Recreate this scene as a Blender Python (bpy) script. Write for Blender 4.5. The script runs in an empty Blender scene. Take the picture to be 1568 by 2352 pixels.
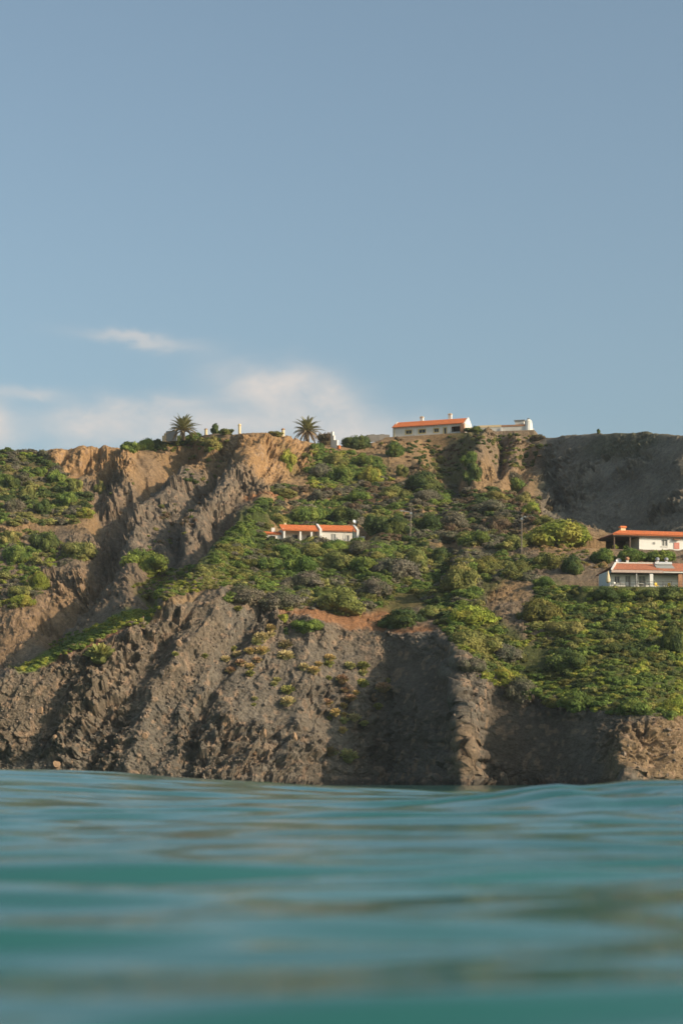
import bpy, math, random
import numpy as np
R = math.radians
rng = np.random.default_rng(7)
random.seed(7)
scene = bpy.context.scene
COL = scene.collection
F = 4573.0          # focal length expressed in units of a 1568-wide frame
HZ = 1797.0         # height of the level line in that frame
CZ = 0.45           # the lens floats this far above the mean sea level
SUN = np.array([0.80, -0.40, 0.40]); SUN /= np.linalg.norm(SUN)

# ---------------------------------------------------------------- noise
def _h(ix, iy, iz, s):
    h = (ix.astype(np.uint32) * np.uint32(374761393) + iy.astype(np.uint32) * np.uint32(668265263)
         + iz.astype(np.uint32) * np.uint32(2147483647) + np.uint32(s * 974711))
    h = (h ^ (h >> np.uint32(13))) * np.uint32(1274126177)
    h = (h ^ (h >> np.uint32(16))) * np.uint32(2246822519)
    h ^= h >> np.uint32(13)
    return (h & np.uint32(0xFFFF)).astype(np.float32) / 65535.0
def vn(x, y, z, s=0):
    x = np.asarray(x, np.float32) + 1000.3; y = np.asarray(y, np.float32) + 1000.7; z = np.asarray(z, np.float32) + 1000.1
    x, y, z = np.broadcast_arrays(x, y, z)
    ix = np.floor(x).astype(np.int64); iy = np.floor(y).astype(np.int64); iz = np.floor(z).astype(np.int64)
    fx = x - ix; fy = y - iy; fz = z - iz
    fx = fx * fx * (3 - 2 * fx); fy = fy * fy * (3 - 2 * fy); fz = fz * fz * (3 - 2 * fz)
    r = 0
    for a in (0, 1):
        wx = fx if a else 1 - fx
        for b in (0, 1):
            wy = fy if b else 1 - fy
            for c in (0, 1):
                r = r + wx * wy * (fz if c else 1 - fz) * _h(ix + a, iy + b, iz + c, s)
    return r
def ridged(x, y, z, s=0): return 1 - np.abs(2 * vn(x, y, z, s) - 1)
def facets(x, y, z, s=0):
    """angular blocks: each cell of a 3-D Voronoi pattern is a plane with its own offset and tilt"""
    x, y, z = np.broadcast_arrays(np.asarray(x, np.float32) + 500.3, np.asarray(y, np.float32) + 500.7, np.asarray(z, np.float32) + 500.1)
    bx = np.floor(x - .5).astype(np.int64); by = np.floor(y - .5).astype(np.int64); bz = np.floor(z - .5).astype(np.int64)
    best = np.full(x.shape, 9., np.float32); out = np.zeros(x.shape, np.float32)
    for a in (0, 1):
        for b in (0, 1):
            for c in (0, 1):
                ix, iy, iz = bx + a, by + b, bz + c
                dx = x - ix - _h(ix, iy, iz, s); dy = y - iy - _h(ix, iy, iz, s + 1); dz = z - iz - _h(ix, iy, iz, s + 2)
                d2 = dx * dx + dy * dy + dz * dz; m = d2 < best
                v = (_h(ix, iy, iz, s + 3) - .5) + 1.3 * ((_h(ix, iy, iz, s + 4) - .5) * dx + (_h(ix, iy, iz, s + 5) - .6) * dz)
                out = np.where(m, v, out); best = np.where(m, d2, best)
    return out
def sstep(a, b, x):
    t = np.clip((x - a) / (b - a), 0, 1); return t * t * (3 - 2 * t)

# ---------------------------------------------------------------- scene bookkeeping
def tag(o, label=None, cat=None, group=None, kind=None):
    if label: o['label'] = label
    if cat: o['category'] = cat
    if group: o['group'] = group
    if kind: o['kind'] = kind
    return o
def empty(name, loc, rz=0.0):
    o = bpy.data.objects.new(name, None); COL.objects.link(o)
    o.location = [float(c) for c in loc]; o.rotation_euler = (0, 0, rz); o.empty_display_size = .5
    return o
def quads_mesh(name, V, Q, smooth=False):
    V = np.ascontiguousarray(V, np.float32); Q = np.ascontiguousarray(Q, np.int32)
    me = bpy.data.meshes.new(name)
    me.vertices.add(len(V)); me.vertices.foreach_set('co', V.ravel())
    me.loops.add(Q.size); me.loops.foreach_set('vertex_index', Q.ravel())
    me.polygons.add(len(Q)); me.polygons.foreach_set('loop_start', np.arange(0, Q.size, 4, dtype=np.int32))
    me.polygons.foreach_set('use_smooth', np.full(len(Q), smooth, dtype=bool))
    me.update(calc_edges=True); me.validate()
    return me
def pt_color(me, name, C):
    a = me.attributes.new(name, 'FLOAT_COLOR', 'POINT')
    C4 = np.ones((len(C), 4), np.float32); C4[:, :3] = C
    a.data.foreach_set('color', C4.ravel())
def link(name, me, mat=None, parent=None):
    o = bpy.data.objects.new(name, me); COL.objects.link(o)
    if mat and not me.materials: me.materials.append(mat)
    if parent: o.parent = parent
    return o

# ---------------------------------------------------------------- materials
def mat(name):
    m = bpy.data.materials.new(name); m.use_nodes = True
    nt = m.node_tree; b = nt.nodes['Principled BSDF']
    return m, nt, b
def N(nt, t, **k):
    n = nt.nodes.new(t)
    for a, v in k.items(): setattr(n, a, v)
    return n
def mth(nt, op, a, b=None, c=None, clamp=False):
    n = nt.nodes.new('ShaderNodeMath'); n.operation = op; n.use_clamp = clamp
    for i, v in enumerate((a, b, c)):
        if v is None: continue
        if isinstance(v, (int, float)): n.inputs[i].default_value = v
        else: nt.links.new(v, n.inputs[i])
    return n.outputs[0]
def mixc(nt, fac, a, b, mode='MIX'):
    n = nt.nodes.new('ShaderNodeMix'); n.data_type = 'RGBA'; n.blend_type = mode
    for i, v in ((0, fac), (6, a), (7, b)):
        if isinstance(v, (int, float)): n.inputs[i].default_value = v
        elif isinstance(v, (tuple, list)): n.inputs[i].default_value = (*v, 1)
        else: nt.links.new(v, n.inputs[i])
    return n.outputs[2]
def noise(nt, scale, detail=4, rough=.55, vec=None, dist=0):
    n = nt.nodes.new('ShaderNodeTexNoise'); n.inputs['Scale'].default_value = scale
    n.inputs['Detail'].default_value = detail; n.inputs['Roughness'].default_value = rough; n.inputs['Distortion'].default_value = dist
    if vec: nt.links.new(vec, n.inputs['Vector'])
    return n.outputs[0]
def ramp(nt, fac, a, b, lo=0., hi=1.):
    n = nt.nodes.new('ShaderNodeMapRange'); nt.links.new(fac, n.inputs[0])
    n.inputs[1].default_value = a; n.inputs[2].default_value = b; n.inputs[3].default_value = lo; n.inputs[4].default_value = hi
    return n.outputs[0]
def bump(nt, b, h, strength, dist):
    n = nt.nodes.new('ShaderNodeBump'); n.inputs['Strength'].default_value = strength; n.inputs['Distance'].default_value = dist
    nt.links.new(h, n.inputs['Height']); nt.links.new(n.outputs[0], b.inputs['Normal'])
def simple(name, col, rough=.7, var=.2, scale=2.5, metal=0., bumpd=0., dirt=None):
    m, nt, b = mat(name)
    tc = N(nt, 'ShaderNodeTexCoord').outputs['Object']
    n1 = noise(nt, scale, 5, .6, tc)
    dk = tuple(c * (1 - var) for c in col); lt = tuple(min(1, c * (1 + var)) for c in col)
    c = mixc(nt, ramp(nt, n1, .3, .7), dk, lt)
    if dirt:
        n2 = noise(nt, scale * .35, 6, .65, tc)
        c = mixc(nt, ramp(nt, n2, .52, .75, 0, .55), c, dirt)
    nt.links.new(c, b.inputs['Base Color'])
    b.inputs['Roughness'].default_value = rough; b.inputs['Metallic'].default_value = metal
    if bumpd: bump(nt, b, noise(nt, scale * 4, 4, .6, tc), .6, bumpd)
    return m
def foliage_mat(name):
    m, nt, b = mat(name)
    a = N(nt, 'ShaderNodeAttribute', attribute_name='col')
    oi = N(nt, 'ShaderNodeObjectInfo')
    c = mixc(nt, 1.0, a.outputs['Color'], oi.outputs['Color'], 'MULTIPLY')
    nt.links.new(c, b.inputs['Base Color']); b.inputs['Roughness'].default_value = .75
    b.inputs['Specular IOR Level'].default_value = .25
    tr = N(nt, 'ShaderNodeBsdfTranslucent'); nt.links.new(c, tr.inputs[0])
    mx = N(nt, 'ShaderNodeMixShader'); mx.inputs[0].default_value = .28
    nt.links.new(b.outputs[0], mx.inputs[1]); nt.links.new(tr.outputs[0], mx.inputs[2])
    nt.links.new(mx.outputs[0], nt.nodes['Material Output'].inputs[0])
    return m
FOL = foliage_mat('foliage')
WALL = simple('whitewash', (.62, .59, .53), .85, .06, 1.2, bumpd=.01, dirt=(.5, .45, .38))
WHITE = simple('white_paint', (.70, .68, .63), .8, .04, 2)
TILE = simple('terracotta_tiles', (.58, .17, .05), .8, .28, 3.5, dirt=(.36, .13, .06))
TILE_OLD = simple('weathered_tiles', (.48, .19, .10), .85, .3, 3, dirt=(.3, .14, .09))
BRICK = simple('brickwork', (.38, .2, .11), .9, .25, 6, bumpd=.02)
STONE = simple('rubble_stone', (.33, .25, .16), .95, .35, 4, bumpd=.05)
PLINTH = simple('dark_plinth', (.12, .11, .10), .95, .2, 3)
GLASS = simple('window_glass', (.03, .035, .04), .12, .1, 1)
SHUT = simple('grey_shutter', (.3, .3, .28), .7, .1, 3)
DARKW = simple('dark_wood', (.09, .06, .04), .8, .25, 6)
POLE = simple('weathered_pole', (.22, .18, .14), .9, .25, 5)
METAL = simple('galvanised_metal', (.42, .43, .44), .45, .1, 3, .6)
YEL = simple('yellow_trim', (.55, .42, .16), .8, .1, 3)
GREENC = simple('dark_green_canvas', (.03, .07, .06), .85, .15, 4)
CREAM = simple('cream_render', (.72, .56, .34), .9, .08, 2)
FASCIA = simple('pink_fascia', (.48, .36, .30), .85, .15, 3)
YELC = simple('yellow_plastic', (.7, .48, .04), .6, .1, 3)
LIME = simple('lime_canvas', (.5, .55, .2), .85, .1, 3)
REDC = simple('faded_red_canvas', (.55, .22, .17), .85, .12, 3)
BARK = simple('palm_bark', (.16, .11, .07), .95, .3, 9, bumpd=.03)
ROCKM = simple('ochre_boulder', (.30, .19, .11), .95, .3, 2.2, bumpd=.06, dirt=(.14, .11, .09))

# ---------------------------------------------------------------- camera
cam = bpy.data.cameras.new('camera'); co = bpy.data.objects.new('camera', cam); COL.objects.link(co)
cam.sensor_fit = 'HORIZONTAL'; cam.sensor_width = 24; cam.lens = 24 * F / 1568
cam.shift_y = (HZ - 1176) / 1568
co.location = (0, 0, CZ); co.rotation_euler = (R(90), 0, 0)
cam.clip_start = .05; cam.clip_end = 20000
cam.dof.use_dof = True; cam.dof.focus_distance = 330; cam.dof.aperture_fstop = 1.5
scene.camera = co
# ---------------------------------------------------------------- terrain: a profile per bearing, from the sea bed over the cliff to the ridge
KX = [-150, 0, 60, 120, 185, 250, 310, 370, 430, 480, 570, 650, 740, 820, 880, 1000, 1060, 1100, 1160, 1215, 1250, 1310, 1400, 1490, 1568, 1720]
KP = [
 [(1600,308),(1640,335),(1600,385),(1400,405),(1250,440),(1150,475),(1080,505),(1035,530)],
 [(1553,311),(1590,340),(1540,385),(1380,403),(1235,440),(1130,475),(1070,505),(1034,530)],
 [(1527,313),(1560,342),(1510,387),(1375,403),(1240,440),(1140,475),(1075,503),(1037,525)],
 [(1500,315),(1530,345),(1470,388),(1360,405),(1250,440),(1150,478),(1085,502),(1031,512)],
 [(1470,317),(1495,346),(1400,388),(1320,408),(1240,440),(1140,480),(1080,503),(1020,510)],
 [(1440,319),(1455,345),(1370,385),(1300,415),(1230,445),(1140,482),(1080,503),(1022,511)],
 [(1415,321),(1415,340),(1360,372),(1300,405),(1230,440),(1130,482),(1080,500),(1036,520)],
 [(1395,323),(1385,340),(1340,370),(1290,400),(1220,438),(1130,478),(1075,500),(1020,525)],
 [(1378,325),(1360,343),(1325,366),(1280,395),(1210,435),(1130,475),(1060,505),(999,528)],
 [(1370,328),(1345,345),(1315,365),(1270,395),(1200,434),(1125,470),(1060,500),(993,522)],
 [(1385,330),(1345,348),(1310,368),(1250,402),(1195,436),(1120,470),(1095,480),(987,503)],
 [(1405,330),(1355,348),(1305,372),(1240,414),(1180,443),(1120,472),(1085,488),(997,508)],
 [(1425,329),(1360,350),(1300,376),(1240,416),(1170,450),(1110,480),(1070,502),(1018,528)],
 [(1432,330),(1365,352),(1300,378),(1240,416),(1165,452),(1110,482),(1065,508),(1024,535)],
 [(1440,331),(1370,353),(1300,379),(1240,415),(1160,453),(1105,485),(1050,515),(1003,546)],
 [(1452,324),(1375,350),(1300,378),(1240,410),(1160,450),(1100,488),(1040,522),(1002,548)],
 [(1490,308),(1400,338),(1310,370),(1245,402),(1160,448),(1095,488),(1040,520),(997,545)],
 [(1520,308),(1410,334),(1315,366),(1250,398),(1160,445),(1095,488),(1040,518),(993,542)],
 [(1560,309),(1430,329),(1325,358),(1258,390),(1165,438),(1100,485),(1040,520),(991,545)],
 [(1600,306),(1445,326),(1330,352),(1265,382),(1185,425),(1160,462),(1060,520),(998,545)],
 [(1622,304),(1455,324),(1335,350),(1268,380),(1190,420),(1195,460),(1100,508),(1001,542)],
 [(1632,299),(1465,320),(1345,346),(1272,378),(1200,412),(1225,450),(1190,470),(993,522)],
 [(1640,294),(1480,316),(1352,342),(1278,376),(1225,400),(1250,428),(1220,450),(988,498)],
 [(1645,292),(1480,315),(1353,340),(1278,374),(1228,396),(1250,415),(1220,432),(986,478)],
 [(1650,298),(1480,315),(1353,340),(1278,374),(1228,394),(1250,408),(1215,420),(993,460)],
 [(1655,305),(1480,315),(1353,340),(1278,374),(1228,392),(1250,400),(1215,405),(995,440)]]
FX = [-150, 0, 250, 480, 600, 740, 840, 895, 965, 1020, 1068, 1102, 1126, 1250, 1400, 1440, 1490, 1568, 1720]
FY = [311, 307, 304, 301, 304, 309, 314, 317, 307, 300, 293, 295, 304, 299, 284, 282, 285, 292, 297]
cx = np.concatenate([np.linspace(-700, -150, 90, endpoint=False), np.linspace(-150, 1030, 820, endpoint=False), np.linspace(1030, 1130, 170, endpoint=False), np.linspace(1130, 1720, 400, endpoint=False), np.linspace(1720, 2500, 120)]); NC = len(cx)
def smooth1(a, k):
    for _ in range(2):
        p = np.pad(a, (k, k), mode='edge'); a = np.convolve(p, np.ones(2 * k + 1) / (2 * k + 1), 'valid')
    return a
kp = np.array(KP, float)
py = np.stack([smooth1(np.interp(cx, KX, kp[:, i, 0]), 9) for i in range(8)], 1)
pd = np.stack([smooth1(np.interp(cx, KX, kp[:, i, 1]), 9) for i in range(8)], 1)
foot = smooth1(np.interp(cx, FX, FY), 7)
def zof(p, d): return CZ + (HZ - p) / F * d
zc = zof(py, pd)
Ys, Zs = [], []
Ys.append(foot - 9); Zs.append(np.full(NC, -4.0))
Ys.append(foot); Zs.append(np.zeros(NC))
Ys.append(foot + .40 * (pd[:, 0] - foot)); Zs.append(.47 * zc[:, 0])
for i in range(8): Ys.append(pd[:, i]); Zs.append(zc[:, i])
Ys += [pd[:, 7] + 14, pd[:, 7] + 50, pd[:, 7] + 130]; Zs += [zc[:, 7] - .2, zc[:, 7] - 3, zc[:, 7] - 25]
Ys = np.stack(Ys, 1); Zs = np.stack(Zs, 1)
SEG = [8, 185, 185, 70, 80, 80, 80, 80, 85, 90, 26, 14, 8]
tk = np.concatenate([np.linspace(i, i + 1, n, endpoint=False) for i, n in enumerate(SEG)] + [[len(SEG)]])
NR = len(tk)
i0 = np.minimum(tk.astype(int), len(SEG) - 1); fr = tk - i0
BY = Ys[:, i0] * (1 - fr) + Ys[:, i0 + 1] * fr          # (NC, NR)
BZ = Zs[:, i0] * (1 - fr) + Zs[:, i0 + 1] * fr
for k in (10, 8):                                        # round the joints between the segments
    for A in (BY, BZ):
        P = np.pad(A, ((0, 0), (k, k)), mode='edge'); c = np.cumsum(np.pad(P, ((0, 0), (1, 0))), 1)
        A[:] = (c[:, 2 * k + 1:] - c[:, :-(2 * k + 1)]) / (2 * k + 1)
CREST = int(np.argmin(abs(tk - 3))); DIP = int(np.argmin(abs(tk - 8))); RIDGE = int(np.argmin(abs(tk - 10)))
wob = (36 * (vn(tk * 7, 0, 0, 91) - .5) + 14 * (vn(tk * 19, 3, 0, 92) - .5)) * sstep(3.2, 2.8, tk)      # the spur wanders as it comes down
for j in range(NR):
    if abs(wob[j]) > .1:
        xx = cx + wob[j] * np.exp(-((cx - 1075) / 60) ** 2)
        BY[:, j] = np.interp(xx, cx, BY[:, j]); BZ[:, j] = np.interp(xx, cx, BZ[:, j])
BX = (cx[:, None] - 784) / F * BY
PX = np.repeat(cx[:, None], NR, 1); PY = HZ - (BZ - CZ) / BY * F   # where each point of the bare surface lies, as bearing and elevation
T = np.repeat(tk[None], NC, 0)

# maps over bearing and elevation: what grows and lies where on the hillside
MW, MH, MS = 660, 320, 3.0
mx = -170 + np.arange(MW) * MS; my = 930 + np.arange(MH) * MS
GX, GY = np.meshgrid(mx, my, indexing='ij')
wx = GX + 26 * (vn(GX / 32, GY / 24, 0, 3) - .5) + 10 * (vn(GX / 9, GY / 8, 0, 4) - .5)
wy = GY + 20 * (vn(GX / 30, GY / 24, 5, 5) - .5) + 9 * (vn(GX / 9, GY / 8, 5, 6) - .5)
def inpoly(poly, X, Y):
    r = np.zeros(X.shape, bool); n = len(poly)
    for i in range(n):
        x1, y1 = poly[i]; x2, y2 = poly[(i + 1) % n]
        if y1 == y2: continue
        c = ((y1 > Y) != (y2 > Y)) & (X < (x2 - x1) * (Y - y1) / (y2 - y1) + x1)
        r ^= c
    return r
def blur(A, k):
    for _ in range(2):
        for ax in (0, 1):
            pw = [(0, 0), (0, 0)]; pw[ax] = (k, k)
            P = np.pad(A, pw, mode='edge'); pw[ax] = (1, 0)
            c = np.cumsum(np.pad(P, [(0, 0) if a != ax else (1, 0) for a in (0, 1)]), ax)
            A = (np.take(c, np.arange(2 * k + 1, c.shape[ax]), ax) - np.take(c, np.arange(0, c.shape[ax] - 2 * k - 1), ax)) / (2 * k + 1)
    return A
def pmask(poly, k=2): return blur(inpoly(poly, wx, wy).astype(np.float32), k)
def smask(pts, sig, warp=True):
    X, Y = (wx, wy) if warp else (GX, GY)
    d = np.full(X.shape, 1e9)
    for (x1, y1), (x2, y2) in zip(pts[:-1], pts[1:]):
        L = (x2 - x1) ** 2 + (y2 - y1) ** 2
        t = np.clip(((X - x1) * (x2 - x1) + (Y - y1) * (y2 - y1)) / max(L, 1e-6), 0, 1)
        d = np.minimum(d, (X - x1 - t * (x2 - x1)) ** 2 + (Y - y1 - t * (y2 - y1)) ** 2)
    return np.exp(-d / (2 * sig * sig))
def samp(M, X, Y):
    u = np.clip((X - mx[0]) / MS, 0, MW - 1.001); v = np.clip((Y - my[0]) / MS, 0, MH - 1.001)
    a = u.astype(int); b = v.astype(int); fu = u - a; fv = v - b
    if M.ndim == 3: fu = fu[..., None]; fv = fv[..., None]
    return (M[a, b] * (1 - fu) + M[a + 1, b] * fu) * (1 - fv) + (M[a, b + 1] * (1 - fu) + M[a + 1, b + 1] * fu) * fv

# relief: ribs (+) and gullies (-) in metres
rel = np.zeros((MW, MH))
for pts, s, a in [
    ([(430,1030),(345,1115),(280,1200),(243,1280),(200,1350),(110,1450)], 20, -6),
    ([(415,1100),(340,1190),(290,1260)], 24, 3.2),
    ([(500,1090),(440,1170),(390,1250),(330,1330)], 14, -4),
    ([(565,1080),(500,1165),(440,1240)], 20, 3.6),
    ([(250,1060),(215,1140),(235,1200)], 16, -2.2), ([(205,1040),(175,1080)], 9, -2.5), ([(300,1050),(290,1110)], 16, 2.5),
    ([(160,1030),(150,1060)], 6, -2.5), ([(190,1030),(178,1065)], 5, 2), ([(228,1025),(215,1070)], 5, -2.2), ([(250,1028),(245,1070)], 7, 2),
    ([(1112,1015),(1088,1055),(1078,1115)], 16, 3.4), ([(1010,1012),(1035,1060),(1040,1100)], 26, -4),
    ([(1145,1010),(1150,1075)], 11, -4), ([(1185,1012),(1195,1060)], 10, 2.6), ([(1215,1030),(1190,1110)], 14, -4),
    ([(610,1185),(545,1250),(475,1310),(385,1378)], 26, 3.5), ([(500,1225),(425,1305),(345,1370)], 24, -5.5),
    ([(600,1010),(585,1100)], 14, 2.2), ([(690,1010),(680,1080)], 10, -1.6), ([(540,1010),(500,1080)], 14, -3),
    ([(980,1090),(970,1130)], 18, 1.5), ([(860,1200),(1000,1190),(1180,1210)], 14, -2), ([(1030,1260),(1020,1340)], 16, -2.2),
    ([(870,1270),(860,1350)], 22, 1.8), ([(1080,1290),(1060,1370)], 24, 1.8),
    ([(500,1400),(425,1500),(350,1610),(300,1760)], 20, 1.4), ([(440,1390),(350,1500),(260,1620),(200,1760)], 18, -1.3),
    ([(300,1470),(220,1580),(140,1720)], 18, 1.3), ([(200,1520),(120,1620),(60,1740)], 16, -1.4),
    ([(560,1450),(500,1560),(440,1680),(420,1770)], 15, -1.7), ([(720,1450),(690,1600),(660,1770)], 24, 1.4),
    ([(1045,1540),(1065,1640),(1075,1780)], 13, 1.6), ([(960,1600),(985,1700)], 12, .8),
    ([(1430,1720),(1440,1800)], 14, 2.2), ([(1520,1680),(1500,1780)], 14, 1.6), ([(1560,1640),(1540,1700)], 10, 1.5)]:
    rel += a * smask(pts, s)

# ground colours, in places with sun or shade painted in
PAL = dict(grey=(.135,.117,.094), brown=(.172,.13,.088), ochre=(.31,.19,.092), tan=(.25,.165,.085), orange=(.27,.135,.065),
           green=(.12,.16,.03), dgreen=(.06,.08,.022), red=(.19,.055,.035), dark=(.085,.068,.05), olive=(.11,.10,.035), buff=(.22,.15,.088))
ALB = np.zeros((MW, MH, 3)) + np.array(PAL['brown']); RCK = np.zeros((MW, MH)) + .35
def paint(c, m, rock=None):
    global RCK
    ALB[:] = ALB * (1 - m[..., None]) + np.array(PAL[c]) * m[..., None]
    if rock is not None: RCK = RCK * (1 - m) + rock * m
paint('tan', pmask([(0,1000),(1250,1000),(1250,1260),(600,1260),(560,1110),(0,1250)]), .3)
paint('brown', pmask([(180,1090),(330,1110),(440,1060),(560,1090),(660,1100),(520,1230),(420,1300),(200,1400),(-160,1600),(-160,1380),(150,1300),(240,1230)]), .9)
paint('buff', pmask([(-160,1330),(70,1380),(220,1290),(250,1300),(140,1440),(-160,1640)]), .95)
paint('ochre', pmask([(100,1025),(215,1005),(300,1030),(330,1060),(300,1110),(240,1090),(170,1080),(110,1060)]), 1)
paint('ochre', pmask([(540,985),(700,1000),(710,1050),(690,1090),(600,1115),(560,1100),(530,1040)]), 1)
paint('buff', pmask([(310,1050),(365,1040),(370,1075),(300,1110)]), .2)
paint('tan', pmask([(300,1030),(440,1010),(540,1000),(520,1050),(440,1100),(390,1060)]), .6)
paint('brown', .8 * pmask([(1080,985),(1235,985),(1230,1060),(1160,1085),(1080,1070)]), .8)  # brown puts the shade of the cleft into the ground colour
paint('tan', pmask([(1105,1060),(1170,1090),(1165,1120),(1095,1100)]), .6)
for p in ([(850,1150),(890,1150),(890,1170),(840,1168)], [(960,1160),(1010,1150),(1070,1190),(1130,1180),(1110,1200),(1000,1190)], [(940,1080),(1000,1070),(1060,1110),(1090,1130),(1000,1130)],
          [(880,1050),(920,1090),(895,1110)], [(560,1160),(660,1140),(650,1160),(580,1185)], [(690,1050),(710,1080),(700,1110)], [(0,1205),(50,1205),(60,1225),(0,1225)], [(150,1185),(230,1190),(240,1220),(150,1215)]):
    paint('orange' if p[0][0] in (850, 560, 690) else 'tan', pmask(p, 1), .4)
paint('tan', pmask([(1230,1240),(1390,1215),(1420,1290),(1240,1280)]), .4)
# the sea cliff
paint('grey', pmask([(-160,1590),(0,1560),(250,1450),(380,1395),(500,1370),(640,1400),(870,1440),(1010,1450),(1110,1530),(1250,1610),(1720,1650),(1720,1900),(-160,1900)]), 1)
paint('brown', .5 * pmask([(-160,1600),(0,1570),(300,1450),(500,1380),(520,1480),(420,1600),(300,1640),(100,1700),(-160,1780)]), 1)
paint('brown', .4 * pmask([(620,1430),(900,1440),(900,1560),(820,1760),(640,1780),(600,1600)]), 1)
paint('tan', .6 * pmask([(1390,1700),(1460,1670),(1560,1650),(1720,1650),(1720,1800),(1380,1800)]), 1)
paint('grey', .85 * pmask([(600,1480),(880,1490),(840,1640),(790,1790),(600,1790),(560,1640)], 6), .62)
paint('grey', .6 * pmask([(300,1140),(420,1090),(560,1110),(500,1200),(420,1280),(280,1290)], 3), .95)
paint('dark', .5 * pmask([(1110,1540),(1250,1620),(1450,1650),(1400,1790),(1110,1790)]), .6)  # shade of the right recess painted as darker rock
paint('dark', .4 * pmask([(900,1490),(1040,1520),(1040,1700),(830,1790)]), .55)  # shadow on the left-facing wall painted into the rock colour
paint('buff', .6 * pmask([(1045,1650),(1075,1690),(1098,1790),(1040,1790)]), .35)  # sunlit face of the rib painted paler
# ledges, paths, low growth
paint('orange', pmask([(620,1400),(760,1405),(860,1415),(900,1440),(1000,1440),(1000,1455),(870,1450),(700,1430),(640,1415)], 1), .25)
paint('orange', pmask([(840,1410),(920,1360),(1010,1345),(1015,1380),(940,1400),(870,1425)], 1), .25)
paint('tan', pmask([(1110,1335),(1225,1330),(1215,1380),(1140,1395),(1105,1375)], 1), .3)
paint('buff', pmask([(1195,1490),(1250,1495),(1260,1540),(1190,1540)], 1), .3)
paint('red', .6 * smask([(370,1402),(300,1440),(200,1488),(100,1535)], 5), .2)
paint('tan', .8 * smask([(540,1365),(470,1372),(400,1395),(330,1425),(260,1452)], 4.5), .2)
paint('brown', pmask([(280,1375),(330,1320),(420,1340),(380,1400),(310,1420)]), .4)
paint('green', pmask([(20,1545),(140,1470),(300,1405),(370,1385),(375,1400),(290,1440),(200,1480),(80,1540)], 1), .1)  # green growth, its colour brightened to look sunlit along the crest
paint('olive', pmask([(300,1345),(350,1312),(460,1300),(500,1330),(440,1360),(340,1378)], 1), .1)
paint('dgreen', pmask([(480,1270),(600,1190),(640,1200),(590,1270),(560,1330),(470,1330)]), .15)
paint('olive', .8 * pmask([(0,1040),(110,1045),(185,1110),(210,1180),(140,1200),(0,1195)]), .15)
paint('olive', .8 * pmask([(700,1060),(890,1050),(900,1110),(720,1120)]), .15)
paint('dgreen', .8 * pmask([(560,1250),(860,1240),(1220,1280),(1100,1400),(780,1400),(540,1370)]), .1)
paint('dgreen', .9 * pmask([(1230,1340),(1720,1352),(1720,1640),(1450,1640),(1260,1610),(1110,1540),(1010,1440),(1120,1400),(1200,1480),(1260,1480)]), .1)
paint('olive', .6 * smask([(645,1035),(690,1085)], 9), .5)
paint('dgreen', .7 * pmask([(960,1060),(1060,1000),(1110,1000),(1070,1100),(1000,1080)]), .3)  # low growth, darkened to paint in shade on the spur's left flank
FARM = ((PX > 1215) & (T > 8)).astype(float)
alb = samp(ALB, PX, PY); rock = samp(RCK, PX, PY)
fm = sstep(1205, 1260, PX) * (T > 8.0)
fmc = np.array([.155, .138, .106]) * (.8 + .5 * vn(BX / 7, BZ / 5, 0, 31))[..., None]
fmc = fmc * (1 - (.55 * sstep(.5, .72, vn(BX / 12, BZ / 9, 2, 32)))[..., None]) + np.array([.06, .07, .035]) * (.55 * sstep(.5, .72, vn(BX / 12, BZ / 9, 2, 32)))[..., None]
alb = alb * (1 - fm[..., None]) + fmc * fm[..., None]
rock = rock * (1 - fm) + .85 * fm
lowzone = (T < 3.6) & (PX < 430)                          # front crest keeps its own colours, the far bank behind keeps the bank's

# displacement along the surface normal
def gridnormals(X, Y, Z):
    P = np.stack([X, Y, Z], -1)
    du = np.gradient(P, axis=0); dv = np.gradient(P, axis=1)
    n = np.cross(du, dv); n /= np.linalg.norm(n, axis=-1, keepdims=True) + 1e-9
    return n
nb = gridnormals(BX, BY, BZ)
if np.median(nb[..., 2]) < 0: nb = -nb
sl = np.interp(PX, [-150, 350, 600, 760, 1000, 1720], [.75, .7, .5, .12, .25, .3])     # gullies of the cliff lean to the left going down
front = sstep(3.25, 2.85, T)
slope_s = np.where(T < 3.2, sl, np.interp(PX, [-150, 200, 300, 560, 900, 1720], [0, .1, .9, .8, .2, .2]))
aX = BX - slope_s * BZ; 
aX = aX + 2.2 * (vn(BX / 6, BY / 8, BZ / 6, 11) - .5) + .8 * (vn(BX / 2, BY / 3, BZ / 2, 12) - .5)
d = np.zeros_like(BX)
d += rock * 1.15 * (ridged(aX / 6.5, BZ / 22, BY / 60, 13) - .5)
d += rock * .7 * (ridged(aX / 2.8, BZ / 7, BY / 30, 14) - .5)
d += rock * .3 * (ridged(aX / 1.2, BZ / 2.6, BY / 12, 15) - .5)
d += rock * 1.1 * (vn(BX / 3.2, BY / 3.2, BZ / 3.2, 16) - .5)
big = .22 + 1.2 * sstep(.4, .7, vn(BX / 9, BY / 9, BZ / 7, 47))
d += rock * 1.75 * big * facets((aX + .35 * BY) / 2.3, (BY - .3 * BX) / 2.3, BZ / 2.0, 17)
d += rock * .85 * big * facets((BX - .3 * BZ) / 1.05, BY / 1.1, (BZ + .2 * BX) / .95, 27)
d += rock * .34 * (.5 + .5 * big) * facets(BX / .5, BY / .5, BZ / .45, 37)
d += rock * .16 * (vn(BX / .25, BY / .25, BZ / .25, 19) - .5)
d += (1 - rock) * (1.5 * (vn(BX / 11, BY / 14, BZ / 11, 20) - .5) + .5 * (vn(BX / 3, BY / 3, BZ / 3, 21) - .5) + .3 * (vn(BX / .8, BY / .8, BZ / .8, 22) - .5))
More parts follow.
